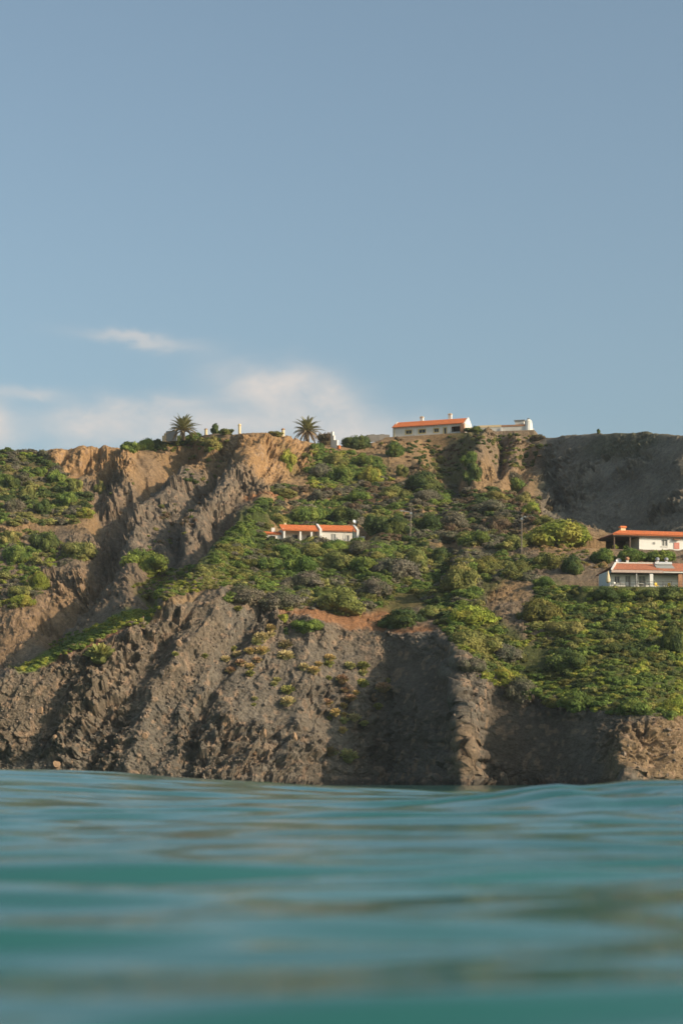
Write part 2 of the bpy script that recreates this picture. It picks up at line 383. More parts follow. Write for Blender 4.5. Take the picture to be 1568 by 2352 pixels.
smoothf = np.clip(pmask([(905,1490),(1035,1530),(1040,1700),(1010,1795),(825,1795)], 4) + pmask([(1112,1560),(1250,1630),(1420,1660),(1400,1800),(1105,1800)], 4), 0, 1)
butt = pmask([(1030,1560),(1080,1540),(1112,1700),(1108,1800),(1025,1800)], 4)
d *= 1 - np.clip(.55 * samp(smoothf, PX, PY) + .7 * samp(butt, PX, PY), 0, .72) * front
d += samp(rel, PX, PY) * np.where(T > 8, 1 - fm, 1)
fade = sstep(0.3, 1.0, T) * sstep(11.0, 10.3, T) * (1 - .72 * sstep(9.55, 9.95, T))
d *= fade
VX = BX + nb[..., 0] * d; VY = BY + nb[..., 1] * d; VZ = BZ + nb[..., 2] * d

# level pads under the houses: centre, half width, half depth, turn, floor height
def at(px_, py_, Y): return np.array([(px_ - 784) / F * Y, Y, CZ + (HZ - py_) / F * Y])
HOUSE = dict(
    ridge=(at(984, 1002, 548), R(-20)), cottage=(at(709, 1250, 415), R(12)), villa=(at(1500, 1266, 383), R(13)), bungalow=(at(1500, 1351, 341), R(8)))
PADS = [(HOUSE['ridge'], 12.5, -2.5, 10), (HOUSE['cottage'], 12.0, -2.2, 8), (HOUSE['villa'], 14, -1.8, 10), (HOUSE['bungalow'], 13, -2.6, 9),
        ((at(1146, 992, 548), R(-12)), 9.5, -1.5, 6)]
def padfield(X, Y, Z):
    for (c, a), hw, y0, y1 in PADS:
        lx = (X - c[0]) * math.cos(a) + (Y - c[1]) * math.sin(a); ly = -(X - c[0]) * math.sin(a) + (Y - c[1]) * math.cos(a)
        dx = np.maximum(np.abs(lx) - hw, 0); dy = np.maximum(np.maximum(y0 - ly, ly - y1), 0)
        near = np.hypot(dx, dy); w = sstep(2.2, .2, near)
        Z = Z * (1 - w) + np.where(Y > 250, (c[2] - .06) * w, 0)
    return Z
VZ = padfield(VX, VY, VZ)
# colour breakup
v1 = vn(VX / 2.2, VY / 2.2, VZ / 2.2, 41); v2 = vn(VX / .7, VY / .7, VZ / .7, 42); v3 = vn(VX / 8, VY / 8, VZ / 8, 43)
alb = alb * (.62 + .35 * v1 + .3 * v2 + .16 * v3)[..., None]
lime = 1.0 * sstep(.62, .78, vn(VX / .9, VY / .9, VZ / .9, 44)) * rock * (1 - fm)
alb = alb * (1 - .65 * lime[..., None]) + np.array([.31, .215, .145]) * .65 * lime[..., None]
alb = alb * (1 - .5 * sstep(1.3, .3, VZ + .8 * (v1 - .5)))[..., None]          # the wet band along the sea
V = np.stack([VX, VY, VZ], -1).reshape(-1, 3)
idx = np.arange(NC * NR).reshape(NC, NR)
m, nt, b = mat('earth_and_rock'); EARTH = m
at_ = N(nt, 'ShaderNodeAttribute', attribute_name='albedo')
tc = N(nt, 'ShaderNodeNewGeometry').outputs['Position']
n1 = noise(nt, 1.6, 8, .7, tc); n2 = noise(nt, 5.5, 6, .7, tc)
c1 = mixc(nt, 1.0, at_.outputs['Color'], mixc(nt, ramp(nt, n1, .3, .7), (.62, .62, .66), (1.38, 1.34, 1.26)), 'MULTIPLY')
c1 = mixc(nt, ramp(nt, n2, .56, .70, 0, .45), c1, (.26, .19, .13))
nt.links.new(c1, b.inputs['Base Color']); b.inputs['Roughness'].default_value = .95; b.inputs['Specular IOR Level'].default_value = .15
bump(nt, b, mth(nt, 'ADD', n1, mth(nt, 'MULTIPLY', n2, .5)), .9, .35)
def sub(name, c0, c1, r0, r1):
    ii = idx[c0:c1 + 1, r0:r1 + 1]; nc, nr = ii.shape
    loc = np.arange(nc * nr).reshape(nc, nr)
    Q = np.stack([loc[:-1, :-1], loc[1:, :-1], loc[1:, 1:], loc[:-1, 1:]], -1).reshape(-1, 4)
    me = quads_mesh(name, V[ii.ravel()], Q, True)
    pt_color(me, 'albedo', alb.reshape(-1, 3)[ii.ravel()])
    return tag(link(name, me, EARTH), kind='structure')
CF = int(np.argmin(abs(cx - 1215)))
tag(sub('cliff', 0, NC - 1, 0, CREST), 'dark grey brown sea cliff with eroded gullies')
tag(sub('hillside', 0, NC - 1, CREST, DIP), 'scrubby hillside above the sea cliff')
tag(sub('upper_hillside', 0, CF, DIP, NR - 1), 'upper slope with ochre bluffs up to the ridge')
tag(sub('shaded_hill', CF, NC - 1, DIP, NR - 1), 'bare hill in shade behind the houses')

# what a bearing and an elevation hit first
SPX = (VX / VY * F + 784).ravel(); SPY = (HZ - (VZ - CZ) / VY * F).ravel()
BS = 2.0; bw, bh = 960, 480
bi = np.clip(((SPX + 160) / BS).astype(int), 0, bw - 1); bj = np.clip(((SPY - 930) / BS).astype(int), 0, bh - 1)
ZBUF = np.full((bw, bh), 1e9); np.minimum.at(ZBUF, (bi, bj), VY.ravel())
for _ in range(2):
    e = ZBUF >= 1e8; P = np.pad(ZBUF, 1, mode='edge')
    mn = np.minimum.reduce([P[:-2, 1:-1], P[2:, 1:-1], P[1:-1, :-2], P[1:-1, 2:]]); ZBUF = np.where(e, mn, ZBUF)
a_, b_, c_, d_ = int((1330 + 160) / BS), bw, int((1344 - 930) / BS), int((1380 - 930) / BS)      # the steep bank under the bungalow has few points of its own
ZBUF[a_:b_, c_:d_] = np.minimum.reduce([ZBUF[a_:b_, c_ + k:d_ + k] for k in range(-2, 4)])
def ground(px_, py_):
    i = int(np.clip((px_ + 160) / BS, 0, bw - 1))
    for k in range(60):
        j = int(np.clip((py_ + k * BS - 930) / BS, 0, bh - 1))
        if ZBUF[i, j] < 1e8:
            Y = ZBUF[i, j]; return at(px_, py_ + k * BS, Y)
    return at(px_, py_, 400)
# ---------------------------------------------------------------- shrubs
def cube_sphere(n):
    g = np.linspace(-1, 1, n + 1); VV = []; QQ = []; k = 0
    for ax in range(3):
        for s in (-1, 1):
            a, b2 = np.meshgrid(g, g, indexing='ij')
            P = np.zeros((n + 1, n + 1, 3)); P[..., ax] = s; P[..., (ax + 1) % 3] = a * s; P[..., (ax + 2) % 3] = b2
            VV.append(P.reshape(-1, 3)); ii = np.arange((n + 1) ** 2).reshape(n + 1, n + 1) + k
            QQ.append(np.stack([ii[:-1, :-1], ii[1:, :-1], ii[1:, 1:], ii[:-1, 1:]], -1).reshape(-1, 4)); k += (n + 1) ** 2
    VV = np.concatenate(VV); VV /= np.linalg.norm(VV, axis=1, keepdims=True)
    return VV, np.concatenate(QQ)
CS = {n: cube_sphere(n) for n in (2, 3, 4)}
def bush(seed, nleaf, leaf, lobes=9, flat=.75, airy=.1, upright=0.):
    """a lumpy crown of unit radius made of leaf-sized faces over an uneven core; returns verts, quads, tint"""
    r = np.random.default_rng(seed)
    cs = []; rs = []
    for k in range(lobes):
        a = r.uniform(0, 6.28); q = math.sqrt(r.uniform(0, 1)) * .66
        rr = r.uniform(.26, .44) * (1.15 - .4 * q)
        h = (1 - q * q) * r.uniform(.35, .72) * flat / .75
        cs.append((q * math.cos(a), q * math.sin(a), h)); rs.append(rr)
    cs.append((0, 0, .2 * flat)); rs.append(.62)
    cs = np.array(cs); rs = np.array(rs); sc = np.array([1, 1, max(flat, .5)])
    VV, QQ, TT = [], [], []; k = 0
    for i in range(len(cs)):
        v, q = CS[3]; n = vn(v[:, 0] * 3 + i, v[:, 1] * 3, v[:, 2] * 3, seed % 97)
        v = v * (rs[i] * (.62 + .3 * n))[:, None] * sc + cs[i]
        VV.append(v); QQ.append(q + k); k += len(v); TT.append(np.full(len(v), .8))
    w = rs ** 2; w /= w.sum()
    li = r.choice(len(cs), nleaf * 2, p=w)
    dd = r.normal(size=(nleaf * 2, 3)); dd[:, 2] = np.abs(dd[:, 2]) * .9 - .25; dd /= np.linalg.norm(dd, axis=1, keepdims=True)
    nz = vn(dd[:, 0] * 2.6 + li, dd[:, 1] * 2.6, dd[:, 2] * 2.6, (seed + 5) % 89)
    P = cs[li] + dd * (rs[li] * (.72 + .36 * nz + airy * r.normal(size=nleaf * 2)))[:, None] * sc
    ins = np.zeros(len(P), bool)
    for i in range(len(cs)):
        ins |= (np.linalg.norm((P - cs[i]) / sc, axis=1) < rs[i] * .72) & (li != i)
    keep = np.where(~ins & (P[:, 2] > -.08))[0][:nleaf]
    P = P[keep]; dd = dd[keep]; lt = .72 + .5 * r.random(len(cs))[li[keep]]
    nn = dd + r.normal(size=P.shape) * .34; nn[:, 2] += .25; nn /= np.linalg.norm(nn, axis=1, keepdims=True)
    t1 = np.cross(nn, r.normal(size=P.shape)); t1 /= np.linalg.norm(t1, axis=1, keepdims=True); t2 = np.cross(nn, t1)
    if upright: t1 = t1 * (1 - upright) + np.array([0, 0, 1.]) * upright
    s = leaf * r.uniform(.6, 1.35, len(P)); a1 = (t1 * s[:, None]); a2 = (t2 * (s * r.uniform(.45, .9, len(P)))[:, None])
    LV = np.stack([P - a1, P - a2 * .9, P + a1, P + a2 * .9], 1).reshape(-1, 3)
    VV.append(LV); QQ.append(np.arange(len(LV)).reshape(-1, 4) + k)
    TT.append(np.repeat(lt * r.uniform(.7, 1.3, len(P)), 4))
    return np.concatenate(VV), np.concatenate(QQ), np.concatenate(TT)
KIND = dict(dark=(0.069, 0.103, 0.030), green=(0.122, 0.182, 0.036), bright=(0.259, 0.302, 0.046), olive=(0.191, 0.202, 0.056), yellow=(0.20, 0.185, 0.045),
            grey=(0.194, 0.167, 0.116), dry=(.42,.29,.12), rust=(.34,.20,.12), straw=(.46,.36,.18), pale=(0.295, 0.295, 0.124), brown=(0.202, 0.132, 0.078))
ALT = dict(dark=(0.130, 0.158, 0.037), green=(0.210, 0.257, 0.051), bright=(0.368, 0.343, 0.063), olive=(0.302, 0.272, 0.081), yellow=(0.16, 0.17, 0.045), grey=(0.139, 0.139, 0.078),
           dry=(.42,.29,.12), rust=(.34,.20,.12), straw=(.46,.36,.18), pale=(0.372, 0.310, 0.124), brown=(0.155, 0.124, 0.062))
def bcol(kind, T_, P, seed):
    a = np.array(KIND[kind]); b_ = np.array(ALT[kind]); n = sstep(.4, .65, vn(P[:, 0] * 2.2 + seed, P[:, 1] * 2.2, P[:, 2] * 2.2, 51))
    return (a * (1 - n[:, None]) + b_ * n[:, None]) * T_[:, None]
PROTO = {}
def proto(size, kind, var):
    key = (size, kind, var)
    if key not in PROTO:
        nl, lf, lb, fl = dict(big=(3400, .044, 18, .72), mid=(1700, .062, 12, .74), small=(560, .105, 8, .75))[size]
        v, q, t = bush(dict(big=11, mid=301, small=607)[size] + var * 17, nl, lf, lb, fl, .1 if kind not in ('grey', 'brown') else .16)
        me = quads_mesh('bush_foliage', v, q); pt_color(me, 'col', bcol(kind, t, v, var * 3.1)); me.materials.append(FOL)
        PROTO[key] = me
    return PROTO[key]
def tuft_mesh(kind, seed):
    key = ('tuft', kind, seed)
    if key not in PROTO:
        r = np.random.default_rng(seed); n = 260
        dd = r.normal(size=(n, 3)); dd[:, 2] = np.abs(dd[:, 2]) + .15; dd /= np.linalg.norm(dd, axis=1, keepdims=True)
        L = r.uniform(.6, 1.05, n) * np.array([1, 1, .8])[None].repeat(n, 0)[:, 0]
        sd = np.cross(dd, r.normal(size=(n, 3))); sd /= np.linalg.norm(sd, axis=1, keepdims=True)
        b0 = dd * .15; tip = dd * L[:, None] * np.array([1, 1, .82]); w = r.uniform(.05, .1, n)[:, None]
        v = np.stack([b0 - sd * w, b0 + sd * w, tip + sd * w * .7, tip - sd * w * .7], 1).reshape(-1, 3)
        q = np.arange(len(v)).reshape(-1, 4); t = np.repeat(r.uniform(.6, 1.3, n), 4)
        c = bcol(kind, t, v, seed)
        base = np.array(KIND['olive']); k = np.clip(v[:, 2:3] / .45, 0, 1); c = c * k + base * (1 - k) * t[:, None]
        cv, cq = CS[3]; cv2 = cv * np.array([.62, .62, .5]) * (.8 + .3 * vn(cv[:, 0] * 3, cv[:, 1] * 3, cv[:, 2] * 3, seed))[:, None]
        v = np.concatenate([v, cv2]); q = np.concatenate([q, cq + n * 4]); c = np.concatenate([c, np.tile(np.array(KIND[kind]) * .6 + base * .2, (len(cv2), 1))])
        me = quads_mesh('tuft_leaves', v, q); pt_color(me, 'col', c); me.materials.append(FOL); PROTO[key] = me
    return PROTO[key]
BUSHES = []
def shrub(px_, py_, w, h, kind, label, name='shrub', cat='shrub', group=None, size=None, var=None, turn=None):
    """px_,py_: middle of its foot, w,h: apparent size"""
    w = w * 1.14; h = h * 1.12
    g = ground(px_, py_); s = g[1] / F
    size = size or ('big' if w > 55 else 'mid' if w > 26 else 'small')
    var = int(rng.integers(0, 4)) if var is None else var
    o = link(name, proto(size, kind, var))
    o.location = [float(c) for c in (g[0], g[1] + w * s * .22, g[2] - .12 * h * s)]
    zmax = .95
    o.scale = (w * s / 2, w * s / 2 * random.uniform(.85, 1.1), (h * s * 1.1) / zmax)
    o.rotation_euler = (0, 0, random.uniform(0, 6.28) if turn is None else turn)
    v = random.uniform(.88, 1.12); o.color = (v * random.uniform(.94, 1.06), v, v * random.uniform(.9, 1.05), 1)
    tag(o, label, cat, group or 'shrubs on the hillside')
    BUSHES.append((g[0], g[1] + w * s * .22, w * s / 2))
    return o
def tuft(px_, py_, w, kind, label):
    g = ground(px_, py_); s = g[1] / F
    o = link('grass_tuft', tuft_mesh(kind, 100 + int(rng.integers(0, 3))))
    r_ = w * s / 2 * 1.3
    o.location = [float(c) for c in (g[0], g[1] - .1, g[2] - .1 * r_)]; o.scale = (r_, r_, r_ * random.uniform(.85, 1.1)); o.rotation_euler = (R(14), 0, random.uniform(-.5, .5))
    v = random.uniform(1.2, 1.5); o.color = (v, v, v, 1)
    return tag(o, label, 'tuft', 'dry tufts on the front cliff')
S_ = shrub
# far left slope
SL = 'shrubs on the left slope'
for a in [
 (14,1040,34,13,'dark','flat-topped dark tree on the skyline at the far left edge'),
 (58,1046,40,12,'bright','bright green bush on the left skyline just right of the flat-topped tree'),
 (92,1093,36,26,'green','rounded mid green bush high on the left slope below the skyline'),
 (128,1112,46,34,'green','large green bush above the ochre landslip edge on the left slope'),
 (172,1130,42,40,'olive','bush at the right rim of the left thicket, beside the bare brown slope'),
 (150,1160,54,40,'green','broad green bush low in the left thicket beside the bare slope'),
 (96,1180,44,32,'dark','dark bush near the bottom of the left thicket'),
 (60,1148,48,36,'olive','olive bush in the middle of the left thicket'),
 (30,1175,60,34,'grey','grey-brown dry bush at the bottom of the left thicket'),
 (22,1120,46,32,'dark','dark green bush at the left edge below the skyline'),
 (52,1108,40,26,'grey','dry grey bush between two dark bushes on the upper left slope'),
 (196,1188,46,22,'bright','yellow-green low bush at the brink of the bare gully slope'),
 (98,1266,62,60,'dark','dark round tree standing alone on the left slope'),
 (34,1292,72,46,'green','wide green bush below and left of the dark round tree'),
 (18,1250,44,34,'olive','olive bush at the left edge beside the dark round tree'),
 (178,1280,82,48,'olive','pale olive dome of scrub right of the dark round tree'),
 (86,1352,60,44,'bright','bright yellow-green bush above the pale cliff at left'),
 (44,1372,60,36,'olive','olive bush at the lip of the pale cliff at left'),
 (48,1392,64,30,'bright','light green bush hanging over the pale left cliff'),
 (332,1310,108,56,'green','long olive green bush at the foot of the rocky ribs beside the gully'),
 (228,1135,30,30,'olive','small olive bush on the bare brown slope inside the gully'),
 (320,1176,26,14,'rust','rust-tinged low bush on the grey rib beside the gully')]:
    S_(*a, group=SL)
# skyline
SK = 'bushes along the ridge'
for a in [
 (296,1034,46,22,'green','green skyline bush nearest the ochre bluff'),
 (330,1032,50,28,'green','tall green skyline bush in the row left of the left palm'),
 (362,1030,40,28,'dark','dark skyline bush at the right end of the row left of the left palm'),
 (405,1022,60,28,'dark','dark spreading bush right under the left palm'),
 (444,1014,52,28,'green','green bush on the ridge at the right foot of the left palm'),
 (510,1012,46,26,'green','green bush spilling down the slope left of the ochre bluff'),
 (488,1030,44,30,'olive','olive bush on the slope below the ridge chimneys'),
 (520,996,38,17,'olive','low dome-shaped bush beside the white globe lamp on the ridge'),
 (632,1000,40,14,'olive','low bush on top of the ochre bluff right of the tall chimney'),
 (728,1040,46,30,'green','green bush on the slope below the right palm'),
 (748,1017,46,30,'brown','brown leafless bush in front of the white ruined wall'),
 (806,1028,52,32,'dark','left half of the round dark bush clump left of the ridge house'),
 (826,1030,58,38,'dark','big round dark bush on the skyline left of the ridge house'),
 (1088,992,44,14,'dark','dark clipped bush between the ridge house and its low wing'),
 (906,1048,52,36,'green','green bush on the bare slope under the ridge house'),
 (1374,994,9,10,'dark','tiny lone bush on the skyline of the shaded hill'),
 (1236,1010,40,14,'brown','dry brown bush on the saddle right of the white tower')]:
    S_(*a, group=SK)
o = S_(493, 995, 20, 24, 'dark', 'small upright cypress-like bush between two ridge chimneys', name='cypress', cat='bush', group=SK, size='small', var=1)
# upper slope, middle
UP = 'shrubs on the upper slope'
for a in [
 (662,1072,40,40,'bright','bright green streak of a bush on the flank of the ochre bluff'),
 (735,1098,60,40,'grey','grey-green bush at the right foot of the ochre bluff'),
 (790,1106,74,44,'green','broad green bush at the middle of the slope below the round dark bush'),
 (850,1108,70,44,'bright','bright green bush patch right of the broad green bush on the upper slope'),
 (768,1070,66,34,'olive','olive bush high on the slope under the round dark skyline bush'),
 (834,1066,54,26,'green','green bush on the slope straight below the skyline gap'),
 (976,1126,88,48,'dark','large dark dome-shaped bush in the middle of the upper slope'),
 (924,1092,44,26,'olive','olive bush on the bare strip left of the large dark dome'),
 (1010,1064,34,18,'yellow','small yellowish bush in the hollow below the ridge house'),
 (1086,1102,46,44,'dark','dark bush in the shade at the left foot of the rocky spur'),
 (1078,1062,44,26,'green','green bush on top of the rocky spur below the low wing'),
 (980,1150,80,30,'grey','grey-brown low bush just below the large dark dome'),
 (900,1148,90,34,'olive','wide olive bush left of the grey-brown low bush'),
 (820,1152,80,30,'green','low green bush above the orange bare patch'),
 (730,1148,48,26,'grey','grey round bush above the brown path'),
 (650,1140,80,24,'olive','flat olive bush at the foot of the ochre bluff'),
 (1140,1150,60,30,'olive','olive bush on the slope below the rocky spur'),
 (1188,1130,48,32,'green','green bush at the edge of the shaded hill'),
 (1178,1112,50,30,'grey','dry grey bush at the left edge of the shaded hill'),
 (1206,1160,46,32,'olive','olive bush hard against the shaded hill, lower edge'),
 (1222,1178,52,26,'bright','bright green bush at the corner where the slope meets the shaded hill'),
 (1130,1176,76,34,'grey','grey-green bush between two sandy patches'),
 (1272,1252,150,62,'bright','huge bright green dome bush beside the second lamp post'),
 (1326,1226,58,30,'green','green bush peeking over the right shoulder of the huge bright dome'),
 (1254,1206,60,26,'olive','olive bush peeking over the left shoulder of the huge bright dome')]:
    S_(*a, group=UP)
# round the cottage
CT = 'shrubs round the middle cottage'
for a in [
 (700,1200,96,46,'green','green bush right behind the left roof of the middle cottage'),
 (790,1200,90,42,'dark','dark bush behind the right roof of the middle cottage'),
 (640,1206,60,30,'olive','olive bush behind the annex of the middle cottage'),
 (558,1236,40,30,'green','green bush left of the annex of the middle cottage'),
 (862,1224,70,54,'dark','tall dark bush right of the middle cottage, by the gate pillar'),
 (910,1232,72,50,'dark','dark bush between the middle cottage and the wooden lamp post'),
 (812,1202,30,20,'yellow','small yellow-green bush by the satellite dish of the middle cottage'),
 (985,1220,84,46,'dark','dark bush right of the wooden lamp post'),
 (1050,1214,74,40,'grey','grey-green bush on the slope between the two lamp posts'),
 (1020,1246,80,34,'grey','dry grey bush on the slope between the two lamp posts, lower one'),
 (1100,1252,86,40,'green','green bush near the foot of the second lamp post'),
 (1150,1222,64,44,'brown','brownish dry bush left of the second lamp post'),
 (1178,1262,70,34,'olive','olive bush at the foot of the second lamp post'),
 (606,1278,60,18,'yellow','yellowish bush in front of the annex of the middle cottage'),
 (650,1282,84,34,'green','green bush in front of the cottage porch, left end'),
 (716,1280,88,36,'olive','olive-topped bush in front of the cottage porch'),
 (772,1268,70,30,'green','green bush in front of the cottage wall with grey shutters'),
 (836,1272,70,34,'grey','grey-green bush in front of the right end of the cottage')]:
    S_(*a, group=CT)
# middle thicket
MD = 'shrubs of the middle thicket'
for a in [
 (620,1312,70,40,'green','dark green bush on the left flank of the middle thicket'),
 (572,1302,56,26,'yellow','yellowish bush on the left shoulder of the middle thicket'),
 (690,1320,100,52,'green','large green bush at the middle of the thicket below the cottage'),
 (770,1310,90,46,'olive','olive bush right of the large green one below the cottage'),
 (840,1316,80,48,'green','green bush left of the grey slope bush below the gate pillar'),
 (910,1330,110,60,'grey','great grey-green dome bush in the lower middle thicket'),
 (955,1310,70,52,'olive','olive bush behind the great grey-green dome'),
 (1010,1300,60,44,'dark','dark bush in the deep fold right of the great grey-green dome'),
 (1064,1352,100,64,'olive','large olive bush left of the tan bare patch'),
 (1120,1318,84,42,'yellow','yellow-green bush above the tan bare patch'),
 (1190,1322,80,40,'yellow','yellow-green bush above the right end of the tan bare patch'),
 (560,1385,110,46,'grey','grey-green low bush at the brink of the front cliff, left one'),
 (640,1396,110,46,'grey','grey-green bush above the orange ledge of the front cliff'),
 (786,1410,120,62,'olive','large dome bush at the orange ledge left of the orange path'),
 (700,1352,110,40,'grey','dry grey bush in the thicket above the orange ledge'),
 (860,1372,84,44,'grey','dry grey bush left of the orange path'),
 (924,1440,116,44,'dark','dark dome bush on the brink above the shaded part of the front cliff'),
 (704,1448,70,34,'green','green bush at the very brink of the front cliff below the orange ledge'),
 (650,1424,30,18,'bright','small bright bush on the orange ledge'),
 (655,1456,20,16,'dark','small dark bush clinging under the orange ledge'),
 (990,1420,60,30,'olive','olive bush right of the orange path')]:
    S_(*a, group=MD)
# right slope
RT = 'shrubs on the right slope'
for a in [
 (1318,1318,56,44,'dark','dark round bush left of the lower right bungalow'),
 (1256,1306,70,42,'yellow','yellow-green bush left of the dark round bush near the bungalow'),
 (1250,1350,60,30,'green','green bush on the rim of the tan bare patch'),
 (1080,1440,120,50,'bright','bright green low bush above the shaded front cliff'),
 (1090,1500,110,54,'olive','olive bush hanging over the shaded front cliff'),
 (1160,1520,90,40,'grey','grey-green bush left of the brown bare patch on the right slope'),
 (1080,1540,70,34,'grey','dry bush dangling at the top of the lit rock rib'),
 (1160,1570,90,40,'bright','bright green bush capping the cliff right of the lit rock rib'),
 (1200,1605,80,56,'grey','grey dry bush drooping over the cliff edge'),
 (1310,1540,90,56,'dark','dark bush in the hollow of the right slope'),
 (1400,1500,70,30,'dark','dark shaded bush at the middle of the right slope'),
 (1550,1500,60,70,'dark','dark tall bush at the right edge of the right slope'),
 (1530,1380,110,40,'dark','dark bush just below the bungalow terrace'),
 (1240,1430,110,56,'yellow','yellow-flecked bush on the upper left of the right slope'),
 (1300,1460,90,44,'olive','olive bush in the upper middle of the right slope'),
 (1460,1640,90,40,'green','green bush overhanging the right cliff above the lit rocks'),
 (1330,1628,100,40,'green','green bush overhanging the shaded right cliff'),
 (1545,1640,80,40,'bright','bright green bush on the cliff edge at the right border')]:
    S_(*a, group=RT)
for a in [(1392,1378,76,32,'dark','dark bush under the left corner of the bungalow terrace'),(1442,1376,64,26,'green','green bush under the bungalow terrace, right of the dark corner bush'),(1490,1380,76,28,'olive','olive bush under the middle of the bungalow terrace')]:
    S_(*a, group=RT)
for a in [
 (1390,1292,66,34,'green','green hedge bush behind the left end of the bungalow roof'),
 (1450,1290,72,32,'green','green hedge bush between the two right houses, middle one'),
 (1520,1292,80,36,'green','green hedge bush between the two right houses, right one')]:
    S_(*a, group='hedge between the two right houses')
# tufts
for a in [
 (547,1398,18,'yellow','yellow tuft just under the brink of the cliff, left of the orange ledge'),
 (470,1507,16,'yellow','bright yellow tuft alone on the dark left cliff'),
 (402,1503,16,'olive','olive tuft alone at far left of the dark cliff'),
 (622,1444,24,'dry','ochre tuft at the head of the slanting row of tufts'),
 (621,1458,22,'straw','straw tuft right below the ochre head of the slanting row'),
 (600,1466,34,'straw','wide straw tuft in the upper part of the slanting row'),
 (590,1476,26,'pale','pale green tuft beneath the wide straw tuft'),
 (536,1490,16,'olive','lone grey-olive tuft left of the slanting row'),
 (573,1496,24,'dry','golden tuft at the middle of the slanting row'),
 (600,1497,34,'dry','broad golden tuft at the right of the slanting row'),
 (546,1505,24,'straw','straw tuft at the lower left of the slanting row'),
 (518,1514,22,'straw','straw tuft at the left tip of the slanting row'),
 (552,1524,24,'rust','rust tuft under the slanting row'),
 (590,1517,22,'rust','rust tuft under the broad golden tuft'),
 (574,1532,20,'dry','golden tuft above the round yellow one'),
 (574,1548,20,'yellow','round yellow tuft at the lower end of the slanting row'),
 (531,1542,24,'rust','reddish tuft below the left tip of the slanting row'),
 (657,1508,40,'straw','largest straw tuft, alone right of the slanting row'),
 (655,1483,34,'brown','flat brown tuft above the largest straw tuft'),
 (697,1534,24,'straw','straw tuft with a long shadow right of the largest one'),
 (720,1541,28,'dry','ochre tuft right of the straw tuft with the long shadow'),
 (757,1512,26,'dry','tall ochre tuft under the cliff brink'),
 (754,1526,24,'olive','olive tuft under the tall ochre tuft'),
 (731,1526,18,'dry','dull ochre tuft left of the olive one'),
 (636,1562,18,'pale','upper one of two small pale tufts on the mid scree'),
 (629,1572,16,'pale','lower one of two small pale tufts on the mid scree'),
 (661,1586,32,'olive','dark olive tuft in the middle of the scree'),
 (661,1614,32,'straw','straw tuft below the dark olive tuft'),
 (585,1605,14,'pale','tiny pale tuft alone on the left scree'),
 (583,1619,12,'olive','tiny olive tuft under the tiny pale one'),
 (755,1558,14,'yellow','small yellow tuft beside the crack'),
 (786,1562,28,'rust','rust and green tuft at the top of the tuft column'),
 (791,1585,18,'rust','small rust tuft below the top of the tuft column'),
 (806,1604,26,'rust','wide rust tuft in the upper tuft column'),
 (749,1616,28,'rust','rust tuft left of the tuft column'),
 (786,1622,24,'dry','golden tuft in the middle of the tuft column'),
 (770,1638,24,'dry','ochre tuft left of the middle of the tuft column'),
 (789,1642,18,'dry','small ochre tuft in the lower tuft column'),
 (814,1650,28,'straw','broad straw tuft right of the lower tuft column'),
 (788,1656,22,'pale','pale tuft in the lower tuft column'),
 (835,1662,20,'pale','pale round tuft at the right end of the lower tufts'),
 (785,1678,24,'dry','last ochre tuft of the tuft column'),
 (757,1650,14,'olive','little olive tuft left of the lower tuft column'),
 (757,1728,36,'brown','brown tuft beside the big pale tuft near the water'),
 (800,1738,40,'pale','big pale yellow tuft nearest the water'),
 (803,1530,26,'pale','pale tuft left of the upper right pair'),
 (834,1530,28,'yellow','yellow-green tuft at the upper right of the tufts'),
 (832,1546,22,'pale','pale tuft under the yellow-green upper right tuft'),
 (832,1572,28,'olive','olive tuft above the orange boulder'),
 (880,1580,36,'rust','big rust-topped tuft at the edge of the shaded wall'),
 (888,1564,18,'pale','pale tuft touching the big rust-topped tuft'),
 (817,1592,18,'dry','dull tuft left of the orange boulder'),
 (868,1624,20,'yellow','yellow tuft beneath the orange boulder'),
 (322,1436,30,'olive','yellow-green tuft under the brink at left'),
 (230,1505,60,'olive','big olive tuft on the left end of the dark cliff')]:
    tuft(*a)
# boulders on the cliff
def boulder(px_, py_, w, h, label, seed):
    g = ground(px_, py_); s = g[1] / F
    v, q = cube_sphere(8); n = 0
    r = np.random.default_rng(seed); 
    for k in range(9):                                    # cut flat faces
        d_ = r.normal(size=3); d_ /= np.linalg.norm(d_); t = v @ d_ - r.uniform(.55, .85); v = v - np.maximum(t, 0)[:, None] * d_
    v = v + .08 * (vn(v[:, 0] * 4 + seed, v[:, 1] * 4, v[:, 2] * 4, 3) - .5)[:, None]
    o = link('boulder', quads_mesh('boulder', v, q), ROCKM)
    o.scale = (w * s * .6, w * s * .6, h * s * .6); o.location = [float(c) for c in (g[0], g[1] + .15, g[2] + h * s * .3)]; o.rotation_euler = (r.uniform(-.2, .2), r.uniform(-.25, .25), r.uniform(0, 3))
    tag(o, label, 'rock', 'boulders in the front cliff')
for i, a in enumerate([
 (862,1604,16,20,'orange boulder under the big rust-topped tuft'), (516,1664,16,24,'tall orange boulder on the left scree'),
 (584,1730,18,18,'pale pointed boulder low on the middle scree'), (676,1702,12,22,'thin leaning slab low on the middle scree'),
 (456,1604,14,16,'cream boulder in the dark left cliff'), (410,1484,12,18,'orange boulder high on the dark left cliff'),
 (608,1686,9,18,'narrow upright stone on the middle scree'), (92,1640,14,20,'upper boulder on the left part of the dark cliff'),
 (128,1760,18,14,'boulder at the waterline on the far left'), (126,1700,12,14,'boulder above the far left waterline'),
 (236,1690,14,10,'flat orange boulder in the left gully'), (332,1695,14,14,'boulder on the rib right of the left gully')]):
    boulder(*a, seed=40 + i)

